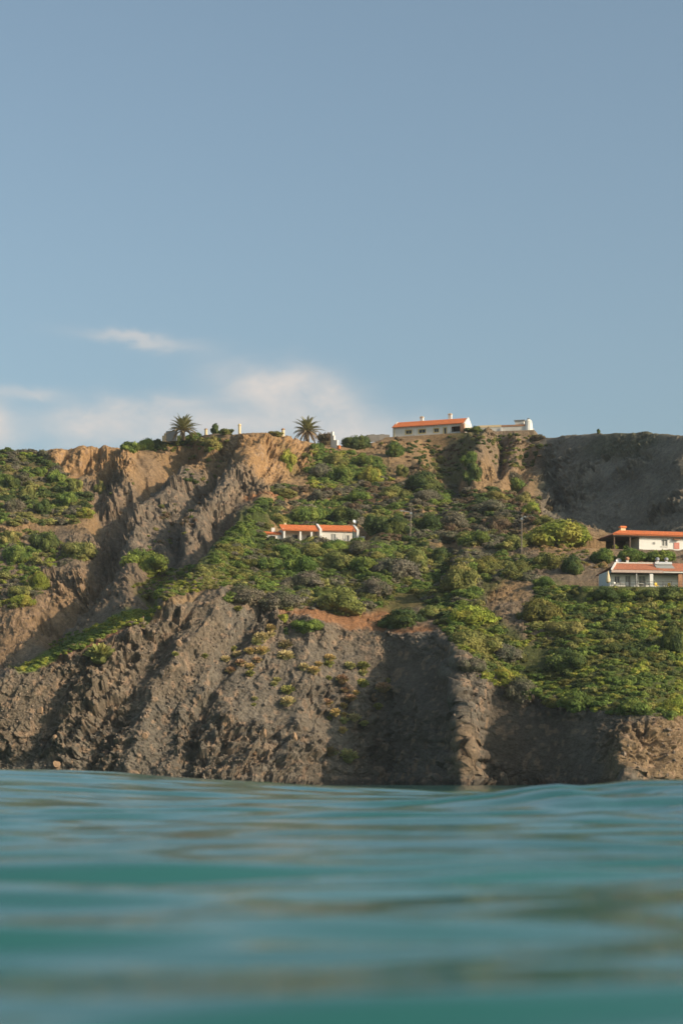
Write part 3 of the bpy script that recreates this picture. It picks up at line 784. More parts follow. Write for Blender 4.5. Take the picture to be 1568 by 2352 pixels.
# ---------------------------------------------------------------- the rest of the thicket: one mass nobody could count
AREAS = [
 ([(0,1035),(100,1042),(175,1105),(205,1185),(140,1205),(-120,1205),(-120,1035)], 'dark green olive grey grey', (1.04, 2.90), .69),
 ([(-120,1215),(60,1215),(125,1245),(205,1250),(190,1285),(110,1305),(95,1365),(50,1395),(-120,1390)], 'green olive bright grey', (0.91, 2.46), .62),
 ([(280,1020),(470,1005),(530,1005),(500,1040),(450,1030),(280,1034)], 'green dark olive', (0.78, 1.74), .8),
 ([(700,1040),(740,1030),(860,1040),(900,1105),(720,1130)], 'green green olive bright grey', (0.91, 2.32), 1.),
 ([(600,1120),(900,1110),(1180,1130),(1240,1170),(1200,1240),(1160,1262),(880,1240),(840,1205),(600,1215),(570,1225),(640,1160),(820,1140)], 'green olive grey grey dark brown', (1.04, 2.90), 1.25),
 ([(480,1280),(590,1195),(600,1240),(860,1250),(1240,1285),(1225,1335),(1100,1335),(1090,1395),(1000,1400),(940,1350),(850,1400),(640,1395),(520,1375),(560,1300)], 'green dark olive grey yellow green', (1.04, 2.75), 1.6),
 ([(1085,995),(1230,1000),(1200,1080),(1150,1075),(1120,1040)], 'dark olive brown', (.5,1.2), .8),
 ([(860,1012),(1090,1002),(1060,1050),(900,1045)], 'olive brown dark', (.5,1.3), .55),
 ([(920,1060),(1060,1005),(1090,1010),(1060,1080),(1020,1100)], 'dark olive brown', (0.65, 1.59), .6),
 ([(1235,1345),(1370,1350),(1700,1362),(1700,1640),(1450,1645),(1260,1618),(1110,1560),(1030,1460),(1010,1440),(1020,1400),(1110,1395),(1190,1480),(1262,1490),(1265,1540),(1190,1545)], 'green bright olive green yellow dark', (0.78, 2.17), 2.2),
 ([(1375,1351),(1700,1357),(1700,1392),(1300,1385)], 'dark green olive green', (.7,1.5), 2.6),
 ([(470,1290),(600,1150),(645,1140),(650,1165),(600,1210),(540,1270)], 'dark green green', (.8,1.9), 2.),
 ([(25,1545),(140,1470),(300,1405),(372,1386),(372,1398),(290,1440),(200,1480),(80,1540)], 'bright bright green', (0.45, 1.01), 1.1),  # bright kinds put the crest strip's sunlight into the leaf colour
 ([(300,1345),(350,1312),(460,1298),(510,1290),(560,1300),(520,1345),(430,1362),(340,1380)], 'olive green olive bright', (0.45, 1.30), 1.),
 ([(1240,1235),(1390,1262),(1400,1310),(1240,1290)], 'olive dry yellow', (0.52, 1.16), .5),
 ([(430,1040),(530,1030),(520,1060),(440,1130),(420,1110)], 'olive brown dark', (0.52, 1.30), .35),
 ([(1215,1020),(1260,1020),(1210,1120),(1300,1190),(1210,1150)], 'dark brown', (0.78, 1.74), .5),
 ([(380,1150),(480,1130),(440,1230),(300,1290)], 'olive brown green', (0.39, 1.16), .3),
 ([(560,1190),(640,1170),(610,1230),(590,1262),(520,1330),(470,1330),(500,1260)], 'dark green green', (1.,2.4), 1.),
 ([(200,1060),(330,1080),(300,1180),(240,1180)], 'olive brown', (0.39, 1.01), .15),
]
occ = {}
def free(X, Y, r):
    i, j = int(X // 3), int(Y // 3)
    for a in (-1, 0, 1):
        for c in (-1, 0, 1):
            for (x2, y2, r2) in occ.get((i + a, j + c), ()):
                if (X - x2) ** 2 + (Y - y2) ** 2 < (.39 * (r + r2)) ** 2: return False
    return True
def inpad(X, Y):
    for (c, a), hw, y0, y1 in PADS:
        lx = (X - c[0]) * math.cos(a) + (Y - c[1]) * math.sin(a); ly = -(X - c[0]) * math.sin(a) + (Y - c[1]) * math.cos(a)
        if abs(lx) < hw + .6 and y0 + .9 < ly < y1 + .5: return True
    (c, a), hw, y0, y1 = PADS[1]                           # keep the left part of the cottage in sight
    lx = (X - c[0]) * math.cos(a) + (Y - c[1]) * math.sin(a); ly = -(X - c[0]) * math.sin(a) + (Y - c[1]) * math.cos(a)
    return -12.6 < lx < -4 and -6 < ly < 1
for x_, y_, r_ in BUSHES: occ.setdefault((int(x_ // 3), int(y_ // 3)), []).append((x_, y_, r_ * .92))
SB = {}
def sproto(kind, var):
    if (kind, var) not in SB:
        v, q, t = bush(900 + var * 7, 760, .078, 9, .62, .11)
        SB[(kind, var)] = (v, q, bcol(kind, t, v, var))
    return SB[(kind, var)]
VV, QQ, CC = [], [], []; off = 0; nsc = 0
rs_ = np.random.default_rng(99)
for poly, kinds, (ra, rb), dens in AREAS:
    kinds = kinds.split(); xs = [p[0] for p in poly]; ys = [p[1] for p in poly]
    area = (max(xs) - min(xs)) * (max(ys) - min(ys))
    ntry = int(area / 26 * dens)
    X = rs_.uniform(min(xs), max(xs), ntry); Y = rs_.uniform(min(ys), max(ys), ntry)
    jx = X + 14 * (vn(X / 20, Y / 16, 0, 61) - .5); jy = Y + 14 * (vn(X / 20, Y / 16, 9, 62) - .5)
    ok = inpoly(poly, jx, jy)
    pn = vn(X / 45, Y / 22, 3, 63)
    for x_, y_, p_ in zip(X[ok], Y[ok], pn[ok]):
        g = ground(x_, y_); r_ = rs_.uniform(ra, rb) * (1 if rs_.random() > .12 else 1.35)
        if inpad(g[0], g[1]) or not free(g[0], g[1], r_): continue
        if dens < .7 and rs_.random() > dens: continue
        occ.setdefault((int(g[0] // 3), int(g[1] // 3)), []).append((g[0], g[1], r_))
        k = kinds[int(np.clip(p_ * 1.4 - .2 + rs_.normal() * .16, 0, .999) * len(kinds))]
        v, q, c = sproto(k, int(rs_.integers(0, 5)))
        a = rs_.uniform(0, 6.28); ca, sa = math.cos(a), math.sin(a); sz = r_ * rs_.uniform(.8, 1.25)
        w = np.stack([(v[:, 0] * ca - v[:, 1] * sa) * r_, (v[:, 0] * sa + v[:, 1] * ca) * r_, v[:, 2] * sz], 1) + np.array([g[0], g[1] + .2 * r_, g[2] - .3 * sz])
        VV.append(w); QQ.append(q + off); CC.append(c * rs_.uniform(.88, 1.14)); off += len(v); nsc += 1
me = quads_mesh('scrub', np.concatenate(VV), np.concatenate(QQ)); pt_color(me, 'col', np.concatenate(CC))
tag(link('scrub', me, FOL), 'dense low maquis covering the slopes', kind='stuff')
print('SCRUB', nsc, len(QQ) and sum(len(q) for q in QQ))

# loose stones on the cliff and in the gully
v0, q0 = CS[2]
n_st = 1500; VV, QQ = [], []; k = 0
X = rs_.uniform(-100, 1650, n_st * 3); Y = rs_.uniform(1090, 1800, n_st * 3)
rk = samp(RCK, X, Y) * (1 - .6 * samp(smoothf, X, Y)); pick = np.where((rk > .6 + .3 * rs_.random(len(X))) & ((Y > 1400) | (X < 560)))[0][:n_st]
for i in pick:
    g = ground(X[i], Y[i]); s = rs_.uniform(.1, .24) * (1 if rs_.random() > .06 else 1.9)
    v = v0 * rs_.uniform(.65, 1.25, (len(v0), 1)) * rs_.uniform(.6, 1.2, 3) * s
    VV.append(v + g + np.array([0, 0, .3 * s])); QQ.append(q0 + k); k += len(v0)
me = quads_mesh('rock_debris', np.concatenate(VV), np.concatenate(QQ))
m, nt, b = mat('debris_rock'); ge = N(nt, 'ShaderNodeNewGeometry')
c = mixc(nt, ge.outputs['Random Per Island'], (.12, .10, .08), (.29, .21, .15)); nt.links.new(c, b.inputs['Base Color']); b.inputs['Roughness'].default_value = .95
tag(link('rock_debris', me, m), 'loose angular stones scattered over the cliff face', kind='stuff')
# ---------------------------------------------------------------- building blocks
class MB:
    def __init__(s): s.v = []; s.q = []
    def quad(s, *p): k = len(s.v); s.v += p; s.q.append((k, k + 1, k + 2, k + 3)); return s
    def hexa(s, lo, hi):
        """lo, hi: four corners each, counter-clockwise from above"""
        k = len(s.v); s.v += list(lo) + list(hi)
        s.q += [(k + 3, k + 2, k + 1, k), (k + 4, k + 5, k + 6, k + 7)] + [(k + i, k + (i + 1) % 4, k + 4 + (i + 1) % 4, k + 4 + i) for i in range(4)]; return s
    def box(s, x0, x1, y0, y1, z0, z1):
        return s.hexa([(x0, y0, z0), (x1, y0, z0), (x1, y1, z0), (x0, y1, z0)], [(x0, y0, z1), (x1, y0, z1), (x1, y1, z1), (x0, y1, z1)])
    def lathe(s, prof, cx_=0, cy=0, n=14):
        k = len(s.v)
        for r, z in prof:
            for i in range(n): a = 6.28319 * i / n; s.v.append((cx_ + max(r, .002) * math.cos(a), cy + max(r, .002) * math.sin(a), z))
        for j in range(len(prof) - 1):
            for i in range(n): s.q.append((k + j * n + i, k + j * n + (i + 1) % n, k + (j + 1) * n + (i + 1) % n, k + (j + 1) * n + i))
        return s
    def tube(s, pts, r, n=8):
        k = len(s.v); pts = [np.array(p, float) for p in pts]; rr = r if isinstance(r, (list, tuple)) else [r] * len(pts)
        for j, p in enumerate(pts):
            d_ = pts[min(j + 1, len(pts) - 1)] - pts[max(j - 1, 0)]; d_ /= np.linalg.norm(d_)
            u = np.cross(d_, (0, 1, 0) if abs(d_[1]) < .9 else (1, 0, 0)); u /= np.linalg.norm(u); w = np.cross(d_, u)
            for i in range(n): a = 6.28319 * i / n; s.v.append(tuple(p + rr[j] * (math.cos(a) * u + math.sin(a) * w)))
        for j in range(len(pts) - 1):
            for i in range(n): s.q.append((k + j * n + i, k + j * n + (i + 1) % n, k + (j + 1) * n + (i + 1) % n, k + (j + 1) * n + i))
        e0, e1 = k, k + (len(pts) - 1) * n
        for e in (e0, e1):
            for i in range(1, n - 2, 2): s.q.append((e, e + i, e + i + 1, e + (i + 2) % n))
        return s
    def build(s, name, m, parent=None, smooth=False): return link(name, quads_mesh(name, s.v, s.q, smooth), m, parent)
def tiles(x0, x1, y0, y1, z0, z1, xs0=None, xs1=None, pitch=.42, amp=.075, th=.09):
    """a roof slope of half-round tiles from the eave (y0,z0) to the top (y1,z1); xs0,xs1: where the top edge ends when it is hipped"""
    xs0 = x0 if xs0 is None else xs0; xs1 = x1 if xs1 is None else xs1
    n = max(8, int((x1 - x0) / pitch * 6)); rws = max(4, int(math.hypot(y1 - y0, z1 - z0) / .38)); M = MB(); P = []
    for j in range(rws):
        for e in (0, 1):
            t = (j + e) / rws; row = []
            for i in range(n + 1):
                u = i / n; x = x0 + (x1 - x0) * u; xa, xb = x0 + (xs0 - x0) * t, x1 + (xs1 - x1) * t
                xx = min(max(x, xa), xb)
                z = z0 + (z1 - z0) * t + amp * abs(math.sin(math.pi * x / pitch)) + (.05 if e == 0 else 0)
                row.append((xx, y0 + (y1 - y0) * t, z))
            P.append(row)
    k = 0
    for row in P: M.v += row
    for j in range(len(P) - 1):
        for i in range(n): a = j * (n + 1) + i; M.q.append((a, a + 1, a + n + 2, a + n + 1))
    M.hexa([(x0, y0, z0 - th), (x1, y0, z0 - th), (xs1, y1, z1 - th), (xs0, y1, z1 - th)], [(x0, y0, z0 - .01), (x1, y0, z0 - .01), (xs1, y1, z1 - .01), (xs0, y1, z1 - .01)])
    return M
def wall_with_holes(M, x0, x1, y, z0, z1, holes, th=.35):
    """a wall in the plane y (outer face) with rectangular openings (xa, xb, za, zb)"""
    xs = sorted({x0, x1, *[h[0] for h in holes], *[h[1] for h in holes]})
    for a, c in zip(xs[:-1], xs[1:]):
        hs = sorted([h for h in holes if h[0] <= a + 1e-6 and h[1] >= c - 1e-6], key=lambda h: h[2]); z = z0
        for h in hs:
            if h[2] > z + 1e-6: M.box(a, c, y, y + th, z, h[2])
            z = h[3]
        if z1 > z + 1e-6: M.box(a, c, y, y + th, z, z1)
def window(root, xa, xb, za, zb, y, frame=WHITE, pane=GLASS, mull=1, name='window', fw=.09):
    M = MB(); M.box(xa, xa + fw, y - .03, y + .1, za, zb); M.box(xb - fw, xb, y - .03, y + .1, za, zb)
    M.box(xa + fw, xb - fw, y - .03, y + .1, zb - fw, zb); M.box(xa + fw, xb - fw, y - .03, y + .1, za, za + fw)
    for i in range(mull):
        c = xa + (xb - xa) * (i + 1) / (mull + 1); M.box(c - .03, c + .03, y - .02, y + .08, za + fw, zb - fw)
    w = M.build(name, frame, root)
    MB().box(xa + fw, xb - fw, y + .11, y + .14, za + fw, zb - fw).build('pane' if pane is GLASS else 'panel', pane, w)
    return w
def house_root(key, label, name='house', cat='house'):
    c, a = HOUSE[key]; return tag(empty(name, c, a), label, cat)

# the long house on the ridge
h = house_root('ridge', 'long cream house with an orange tiled roof standing on the ridge skyline')
L, D, E, RZ = 10.4, 7.2, 3.05, 4.95
hs = [(-6.7, -4.9, 1.0, 2.05), (-2.9, -.9, 1.0, 2.05), (1.5, 2.9, 1.0, 2.05), (4.3, 5.1, .25, 2.1), (6.5, 9.2, .8, 2.3)]
M = MB(); wall_with_holes(M, -L, L, 0, -.4, E, hs); M.box(-L, -L + .35, .36, D, -.4, E); M.box(L - .35, L, .36, D, -.4, E); M.box(-L + .36, L - .36, D - .35, D, -.4, E)
M.build('wall', WALL, h)
for x in (L - .37, -L):                                     # gable triangles
    g = MB(); ym = D / 2; g.hexa([(x, .02, E + .01), (x + .37, .02, E + .01), (x + .37, D - .02, E + .01), (x, D - .02, E + .01)], [(x, ym - .05, RZ + .25), (x + .37, ym - .05, RZ + .25), (x + .37, ym + .05, RZ + .25), (x, ym + .05, RZ + .25)]); g.build('gable', WHITE, h)
r_ = tiles(-L - .15, L - .4, -.45, D / 2, E - .08, RZ + .05).build('roof', TILE, h)
tiles(-L - .15, L - .4, -(D + .45), -D / 2, E - .08, RZ + .05).build('rear_slope', TILE, r_).scale = (1, -1, 1)
M = MB()
for i in range(26): x = -L + .2 + i * .8; M.box(x, x + .22, -.32, -.01, E - .42, E - .18)
M.build('eave_corbels', WHITE, h)
for xa, xb, za, zb in hs[:4]:
    w = window(h, xa, xb, za, zb, .12, YEL, GLASS, 1 if xb - xa > 1.2 else 0)
    M = MB(); f = .16; M.box(xa - f, xa - .01, -.05, .0, za - f, zb + f); M.box(xb + .01, xb + f, -.05, 0, za - f, zb + f); M.box(xa - .01, xb + .01, -.05, 0, zb + .01, zb + f); M.box(xa - .01, xb + .01, -.05, 0, za - f, za - .01); M.build('trim', YEL, w)
MB().box(6.52, 9.18, 2.2, 2.3, .2, 2.6).build('porch_back', DARKW, h)
MB().box(L - 1.0, L + .06, -1.15, -.03, -.4, 2.6).build('brick_pier', BRICK, h)
for x in (-9.9, -3.9, 5.75): MB().box(x - .1, x + .1, -.07, -.01, -.3, E - .5).build('pilaster', YEL if x < -9 else WHITE, h)
for x, hh in ((-3.3, 1.45), (4.9, 1.75)):
    ch = MB().box(x - .45, x + .45, D / 2 + .2, D / 2 + 1.0, RZ - .6, RZ + hh - .3).build('chimney', WHITE, h)
    MB().box(x - .55, x + .55, D / 2 + .1, D / 2 + 1.1, RZ + hh - .29, RZ + hh - .15).box(x - .3, x + .3, D / 2 + .3, D / 2 + .9, RZ + hh - .14, RZ + hh).build('chimney_cap', CREAM, ch)
# low terrace walls in front and to the left of it
def drywall(pts, label, hgt=.9, m=STONE):
    o = MB()
    for (a, c) in zip(pts[:-1], pts[1:]):
        a = np.array(a); c = np.array(c); n = max(2, int(np.linalg.norm(c - a) / 1.2))
        for i in range(n):
            p = a + (c - a) * i / n; q = a + (c - a) * (i + 1) / n; hh = hgt * random.uniform(.82, 1.1)
            d_ = (q - p)[:2]; d_ = d_ / np.linalg.norm(d_); nx, ny = -d_[1] * .25, d_[0] * .25
            f = lambda P, s, z: (P[0] + s * nx, P[1] + s * ny, P[2] + z)
            o.hexa([f(p, -1, -1.2), f(q, -1, -1.2), f(q, 1, -1.2), f(p, 1, -1.2)], [f(p, -1, hh), f(q, -1, hh), f(q, 1, hh), f(p, 1, hh)])
    tag(o.build('stone_wall', m), label, 'wall')
drywall([at(842, 1005, 545), at(868, 1004, 547), at(893, 1004, 551)], 'low rubble wall on the skyline left of the long ridge house', .8, PLINTH)
def local(key, x, y, z):
    c, a = HOUSE[key]; return np.array([c[0] + x * math.cos(a) - y * math.sin(a), c[1] + x * math.sin(a) + y * math.cos(a), c[2] + z])
drywall([local('ridge', -11, -1.9, -.2), local('ridge', 9, -1.9, -.2)], 'low stone terrace wall along the front of the ridge house', .25)

# low wing beside it
cw, aw = PADS[4][0]
h = tag(empty('annex', cw, aw), 'long flat-roofed annex between the ridge house and the white tower', 'building')
MB().box(-6, 8.2, 0, 4, -.4, 1.35).build('wall', WALL, h)
p1 = MB().box(-6.1, .6, -.1, 4.1, 1.36, 1.95).build('parapet', CREAM, h); MB().box(.62, 8.3, -.1, 4.1, 1.36, 1.85).build('parapet', BRICK, h)
MB().box(.3, .9, -.25, -.12, -.2, 1.2).build('buttress', WHITE, h)
rm = MB().box(4.2, 6.6, 1.6, 3.6, 1.86, 3.2).build('roof_room', WALL, h); MB().box(3.9, 6.9, 1.3, 3.9, 3.21, 3.4).build('slab', METAL, rm)
# white tower
t = tag(empty('tower', at(1213, 997, 547)), 'round whitewashed tower with a domed top at the right end of the ridge buildings', 'tower')
MB().lathe([(1.3, -.8), (1.28, .6), (1.12, 2.2), (1.1, 2.9), (1.06, 3.0)]).build('body', WHITE, t)
MB().lathe([(1.07, 3.01), (1.0, 3.4), (.78, 3.8), (.45, 4.05), (.18, 4.12), (0, 4.12)]).build('dome', WALL, t)
MB().lathe([(.3, 4.05), (.36, 4.15), (.3, 4.26), (.12, 4.4), (0, 4.42)], n=10).build('finial', PLINTH, t)
MB().box(.5, 1.45, -.6, .5, -1.2, 1.5).build('buttress', WHITE, t)

# the middle cottage
h = house_root('cottage', 'white cottage in three parts with orange tiled roofs amid the shrubs of the middle slope')
M = MB()
wall_with_holes(M, -5.2, 2.0, 1.9, -.5, 3.3, [(-3.1, -1.9, .7, 2.2), (-.1, 1.1, .8, 2.1)], .3); M.box(-5.55, -5.21, -.1, 6.2, -.5, 3.1); M.box(-5.2, 10.4, 6.0, 6.3, -.5, 3.0)
M.build('wall', WALL, h)
for x in (-5.42, -2.0, .35): MB().box(x, x + .38, -.32, .04, -.5, 2.72).build('column', WHITE, h)
window(h, -3.1, -1.9, .7, 2.2, 2.0, DARKW); window(h, -.1, 1.1, .8, 2.1, 2.0, DARKW)
window(h, -5.0, -4.0, 0, 2.1, 1.84, WHITE, DARKW, 0, 'door')
tiles(-5.75, 2.15, -.5, 3.2, 2.75, 4.35).build('roof', TILE, h)
M = MB(); hs = [(4.6, 5.7, .9, 2.3), (7.9, 8.6, 0.1, 2.1)]
wall_with_holes(M, 2.7, 10.4, 0, -.5, 3.0, hs); M.box(10.06, 10.4, .36, 5.98, -.5, 3.0); M.build('wall', WALL, h)
window(h, 4.6, 5.7, .9, 2.3, .1, WHITE, SHUT, 1, 'shutters'); window(h, 7.9, 8.6, .1, 2.1, .1, WHITE, SHUT, 0, 'door')
tiles(2.72, 10.1, -.4, 3.2, 2.9, 4.5).build('roof', TILE, h)
for x in (2.2, 10.12):
    M = MB(); M.hexa([(x, -.5, -.5), (x + .48, -.5, -.5), (x + .48, 3.3, -.5), (x, 3.3, -.5)], [(x, -.5, 3.15), (x + .48, -.5, 3.15), (x + .48, 3.3, 4.75), (x, 3.3, 4.75)]); M.build('gable_wall', WHITE, h)
M = MB(); wall_with_holes(M, -11.6, -5.6, .6, -.5, 2.0, [(-8.3, -6.9, .2, 1.6)], .3); M.box(-11.6, -11.3, .91, 4, -.5, 2.0); M.build('annex_wall', WHITE, h)
MB().box(-8.28, -6.92, 1.6, 1.7, -.2, 1.9).build('annex_shade_panel', DARKW, h)  # dark panel added behind the gap, painted shade of the inside
tiles(-11.8, -5.7, .25, 2.8, 2.0, 2.75).build('annex_roof', TILE, h)
MB().box(-7.5, -6.8, 2.0, 2.7, 2.3, 3.5).build('chimney', WHITE, h)
MB().box(-4.6, -4.1, 3.4, 3.9, 3.9, 4.75).build('chimney', CREAM, h)
M = MB().lathe([(0, 0), (.3, .06), (.48, .2)], n=14); dish = M.build('satellite_dish', METAL, h); dish.location = (10.35, 3.0, 5.35); dish.rotation_euler = (R(70), 0, R(20))
MB().tube([(10.35, 3.05, 4.7), (10.35, 3.05, 5.4)], .04, 6).build('dish_mast', METAL, h)
def parasol(loc, hgt, m, label, lean=0, rad=.22):
    p = tag(empty('parasol', loc), label, 'parasol'); p.rotation_euler = (0, lean, 0)
    MB().tube([(0, 0, 0), (0, 0, hgt * .98)], .03, 6).build('pole', POLE, p)
    MB().lathe([(.05, hgt * .22), (rad * .9, hgt * .3), (rad, hgt * .45), (rad * .55, hgt * .75), (.04, hgt)], n=10).build('canopy', m, p)
    MB().lathe([(.28, -.02), (.28, .06), (.05, .1)], n=10).build('base', PLINTH, p)
parasol(local('cottage', 9.2, -1.3, .5), 2.9, GREENC, 'closed dark green parasol in front of the right end of the middle cottage')
parasol(local('cottage', 7.2, -1.0, .5), 1.9, WALL, 'closed white parasol by the narrow door of the middle cottage', rad=.2)
gp = tag(empty('gate_pillar', local('cottage', 11.6, .4, -.4)), 'squat white gate pillar at the right end of the middle cottage', 'pillar')
MB().box(-.4, .4, -.4, .4, -.4, 2.1).build('shaft', WHITE, gp); MB().box(-.48, .48, -.48, .48, 2.11, 2.3).build('cap', WALL, gp)

# the villa at upper right
h = house_root('villa', 'white villa with a low hipped orange roof and a dark open porch, upper right')
c0, _ = HOUSE['villa']
X0, X1, XP, D = -2.9, 11.5, -8.1, 7.5
hs = [(1.6, 2.9, 1.0, 2.4), (6.5, 7.8, 1.0, 2.3)]
M = MB(); wall_with_holes(M, X0, X1, 0, -.1, 3.0, hs); M.box(X0, X0 + .35, .36, D, -.1, 3.0); M.box(X0 + .36, X1, D - .35, D, -.1, 3.0); M.build('wall', WHITE, h)
for xa, xb, za, zb in hs: w = window(h, xa, xb, za, zb, .1, WHITE, SHUT); MB().box(xa - .1, xb + .1, -.16, -.01, za - .12, za - .02).build('sill', WALL, w)
M = MB()
M.hexa([(-.7, -.75, 0), (.7, -.75, 0), (.7, -.02, .25), (-.7, -.02, .25)], [(-.7, -.75, .05), (.7, -.75, .05), (.7, -.02, .31), (-.7, -.02, .31)])
aw_ = M.build('awning', BRICK, h); aw_.location = (4.75, 0, 2.25)
MB().box(4.2, 5.3, -.1, -.02, .55, 1.75).build('red_banner', REDC, h)
MB().box(-.1, .35, -.07, -.01, 1.3, 1.75).build('wall_lamp', SHUT, h)
rf = tiles(XP - .5, X1 + .6, -.85, 3.6, 2.95, 4.3, XP + 2.6, X1 - 3).build('roof', TILE, h)
M = MB(); M.hexa([(XP - .5, -.8, 2.86), (XP + 2.6, 3.6, 4.2), (XP + 2.6, 3.7, 4.2), (XP - .5, D + .4, 2.86)], [(XP - .5, -.8, 2.98), (XP + 2.6, 3.6, 4.35), (XP + 2.6, 3.7, 4.35), (XP - .5, D + .4, 2.98)]); M.build('hip', TILE_OLD, rf)
M = MB().hexa([(XP + 2.6, 3.65, 4.15), (X1 - 3, 3.65, 4.15), (X1 + .6, D + .6, 2.8), (XP - .5, D + .6, 2.8)], [(XP + 2.6, 3.65, 4.31), (X1 - 3, 3.65, 4.31), (X1 + .6, D + .6, 2.95), (XP - .5, D + .6, 2.95)]); M.build('rear_slope', TILE_OLD, rf)
MB().box(XP - .4, X1 + .5, -.7, -.62, 2.66, 2.84).build('fascia', DARKW, h)
MB().box(XP - .3, X0 - .02, -.5, D, 2.55, 2.65).build('porch_ceiling', DARKW, h)  # dark underside, porch shade put into the ceiling colour
for x in (XP, XP + 3.2): MB().box(x - .12, x + .12, -.4, -.16, 0, 2.54).build('post', DARKW, h)
MB().box(XP + 1.2, X0 - .02, D - .3, D, 0, 2.54).build('porch_wall', DARKW, h)  # back wall coloured dark to carry the shade of the porch
ch = MB().box(-5.4, -4.4, 3.2, 4.0, 3.8, 4.75).build('chimney', CREAM, h); MB().box(-5.55, -4.25, 3.05, 4.15, 4.76, 5.1).build('chimney_cap', TILE, ch)
MB().box(XP - .8, X1 + .5, -1.6, -1.2, -1.9, -.05).build('plinth', PLINTH, h); MB().box(XP - .8, X1 + .5, -1.19, -.02, -.5, -.12).build('terrace', PLINTH, h)
# potted plants in the porch
for x, k_, lb in ((-7.6, 'bright', 'bright potted plant under the porch of the upper right villa, left one'), (-5.4, 'green', 'green potted plant under the porch of the upper right villa, right one')):
    p = tag(empty('potted_plant', local('villa', x, .5, 0)), lb, 'plant')
    MB().lathe([(.2, 0), (.3, .4), (.33, .42), (.28, .36)], n=10).build('pot', BRICK, p)
    f = link('foliage', proto('small', k_, 1), None, p); f.location = (0, 0, .35); f.scale = (.75, .75, .9)

# the bungalow at lower right
h = house_root('bungalow', 'white bungalow with a wide orange roof, solar heater and terrace, lower right')
X0, X1, D = -7.7, 11.5, 7
hs = [(-6.9, -5.9, .7, 2.0), (-5.0, -4.0, .1, 2.1), (-2.6, -1.4, .1, 2.1), (5.6, 7.0, .1, 2.1)]
M = MB(); wall_with_holes(M, X0, X1, 0, -.1, 2.9, hs); M.box(X0, X0 + .35, .36, D, -.1, 2.9); M.box(X0 + .36, X1, D - .35, D, -.1, 2.9); M.build('wall', WHITE, h)
for i, (xa, xb, za, zb) in enumerate(hs): window(h, xa, xb, za, zb, .1, WALL, GLASS if i in (0, 3) else SHUT, 1, 'window' if i == 0 else 'door')
rf = tiles(X0 - .3, 1.0, -2.3, 3.5, 2.75, 4.5, X0 + 2.0, 1.0).build('roof', TILE_OLD, h)
tiles(1.02, X1 + .6, -2.3, 3.5, 2.6, 4.65).build('roof', TILE_OLD, h)
M = MB(); M.hexa([(X0 - .42, -2.3, 2.75), (X0 - .1, -2.3, 2.75), (X0 + 2.2, 3.5, 4.5), (X0 + 1.9, 3.5, 4.5)], [(X0 - .42, -2.3, 2.97), (X0 - .1, -2.3, 2.97), (X0 + 2.2, 3.5, 4.78), (X0 + 1.9, 3.5, 4.78)]); M.build('hip_ridge', WHITE, rf)
MB().box(X0 + 2.0, 1.0, 3.3, 3.6, 4.55, 4.75).build('ridge_cap', WALL, rf)
MB().hexa([(X0 - .3, D + 1, 2.8), (X0 + 2, 3.62, 4.4), (X1 + .6, 3.62, 4.4), (X1 + .6, D + 1, 2.8)][::-1], [(X0 - .3, D + 1, 2.9), (X0 + 2, 3.62, 4.5), (X1 + .6, 3.62, 4.5), (X1 + .6, D + 1, 2.9)][::-1]).build('rear_slope', TILE_OLD, rf)
MB().box(X0 - .35, 1.0, -2.42, -2.32, 2.35, 2.78).build('fascia', FASCIA, h); MB().box(1.05, X1 + .6, -2.42, -2.32, 2.4, 2.62).build('fascia', WALL, h)
MB().box(X0 - .3, X1 + .5, -2.25, -.02, 2.25, 2.34).build('eave_board', DARKW, h)
for x, m_, w in ((-3.6, SHUT, .1), (4.1, BRICK, .38), (8.3, WHITE, .45), (-1.0, WHITE, .3)): MB().box(x - w, x + w, -2.2, -1.85, -.1, 2.24).build('pillar', m_, h)
MB().box(X0 - .6, X1 + .6, -2.7, -.03, -.5, -.12).build('terrace', PLINTH, h)
M = MB()
for z in (.35, .85): M.box(X0 - .5, X1 + .5, -2.62, -2.58, z, z + .05)
for i in range(15): x = X0 - .45 + i * 1.5; M.box(x, x + .05, -2.66, -2.63, -.12, .95)
M.build('railing', DARKW, h)
sh = MB().tube([(.6, 1.2, 4.35), (3.6, 1.2, 4.35)], .33, 12).build('solar_tank', METAL, h, True)
MB().hexa([(.5, -.3, 3.25), (3.7, -.3, 3.25), (3.7, 1.0, 3.85), (.5, 1.0, 3.85)], [(.5, -.36, 3.4), (3.7, -.36, 3.4), (3.7, .94, 4.05), (.5, .94, 4.05)]).build('collector_panel', SHUT, sh)
for x, m_ in ((-3.4, BRICK), (2.0, METAL), (3.6, METAL)):
    ch = MB().box(x - .22, x + .22, 4.0, 4.4, 3.9, 5.15).build('chimney', WALL, h); MB().lathe([(.2, 5.16), (.36, 5.3), (.38, 5.55), (.2, 5.75), (0, 5.78)], x, 4.2, 10).build('cowl', m_, ch)
dish = MB().lathe([(0, 0), (.3, .06), (.48, .2)], n=14).build('satellite_dish', METAL, h); dish.location = (-5.0, 4.0, 5.0); dish.rotation_euler = (R(75), 0, R(-10))
parasol(local('bungalow', -8.6, -2.2, -.1), 2.75, CREAM, 'pale conical parasol at the left corner of the bungalow terrace', rad=.4)
parasol(local('bungalow', 7.4, -2.3, -.1), 2.6, LIME, 'leaning lime-coloured closed parasol on the bungalow terrace', R(-9))
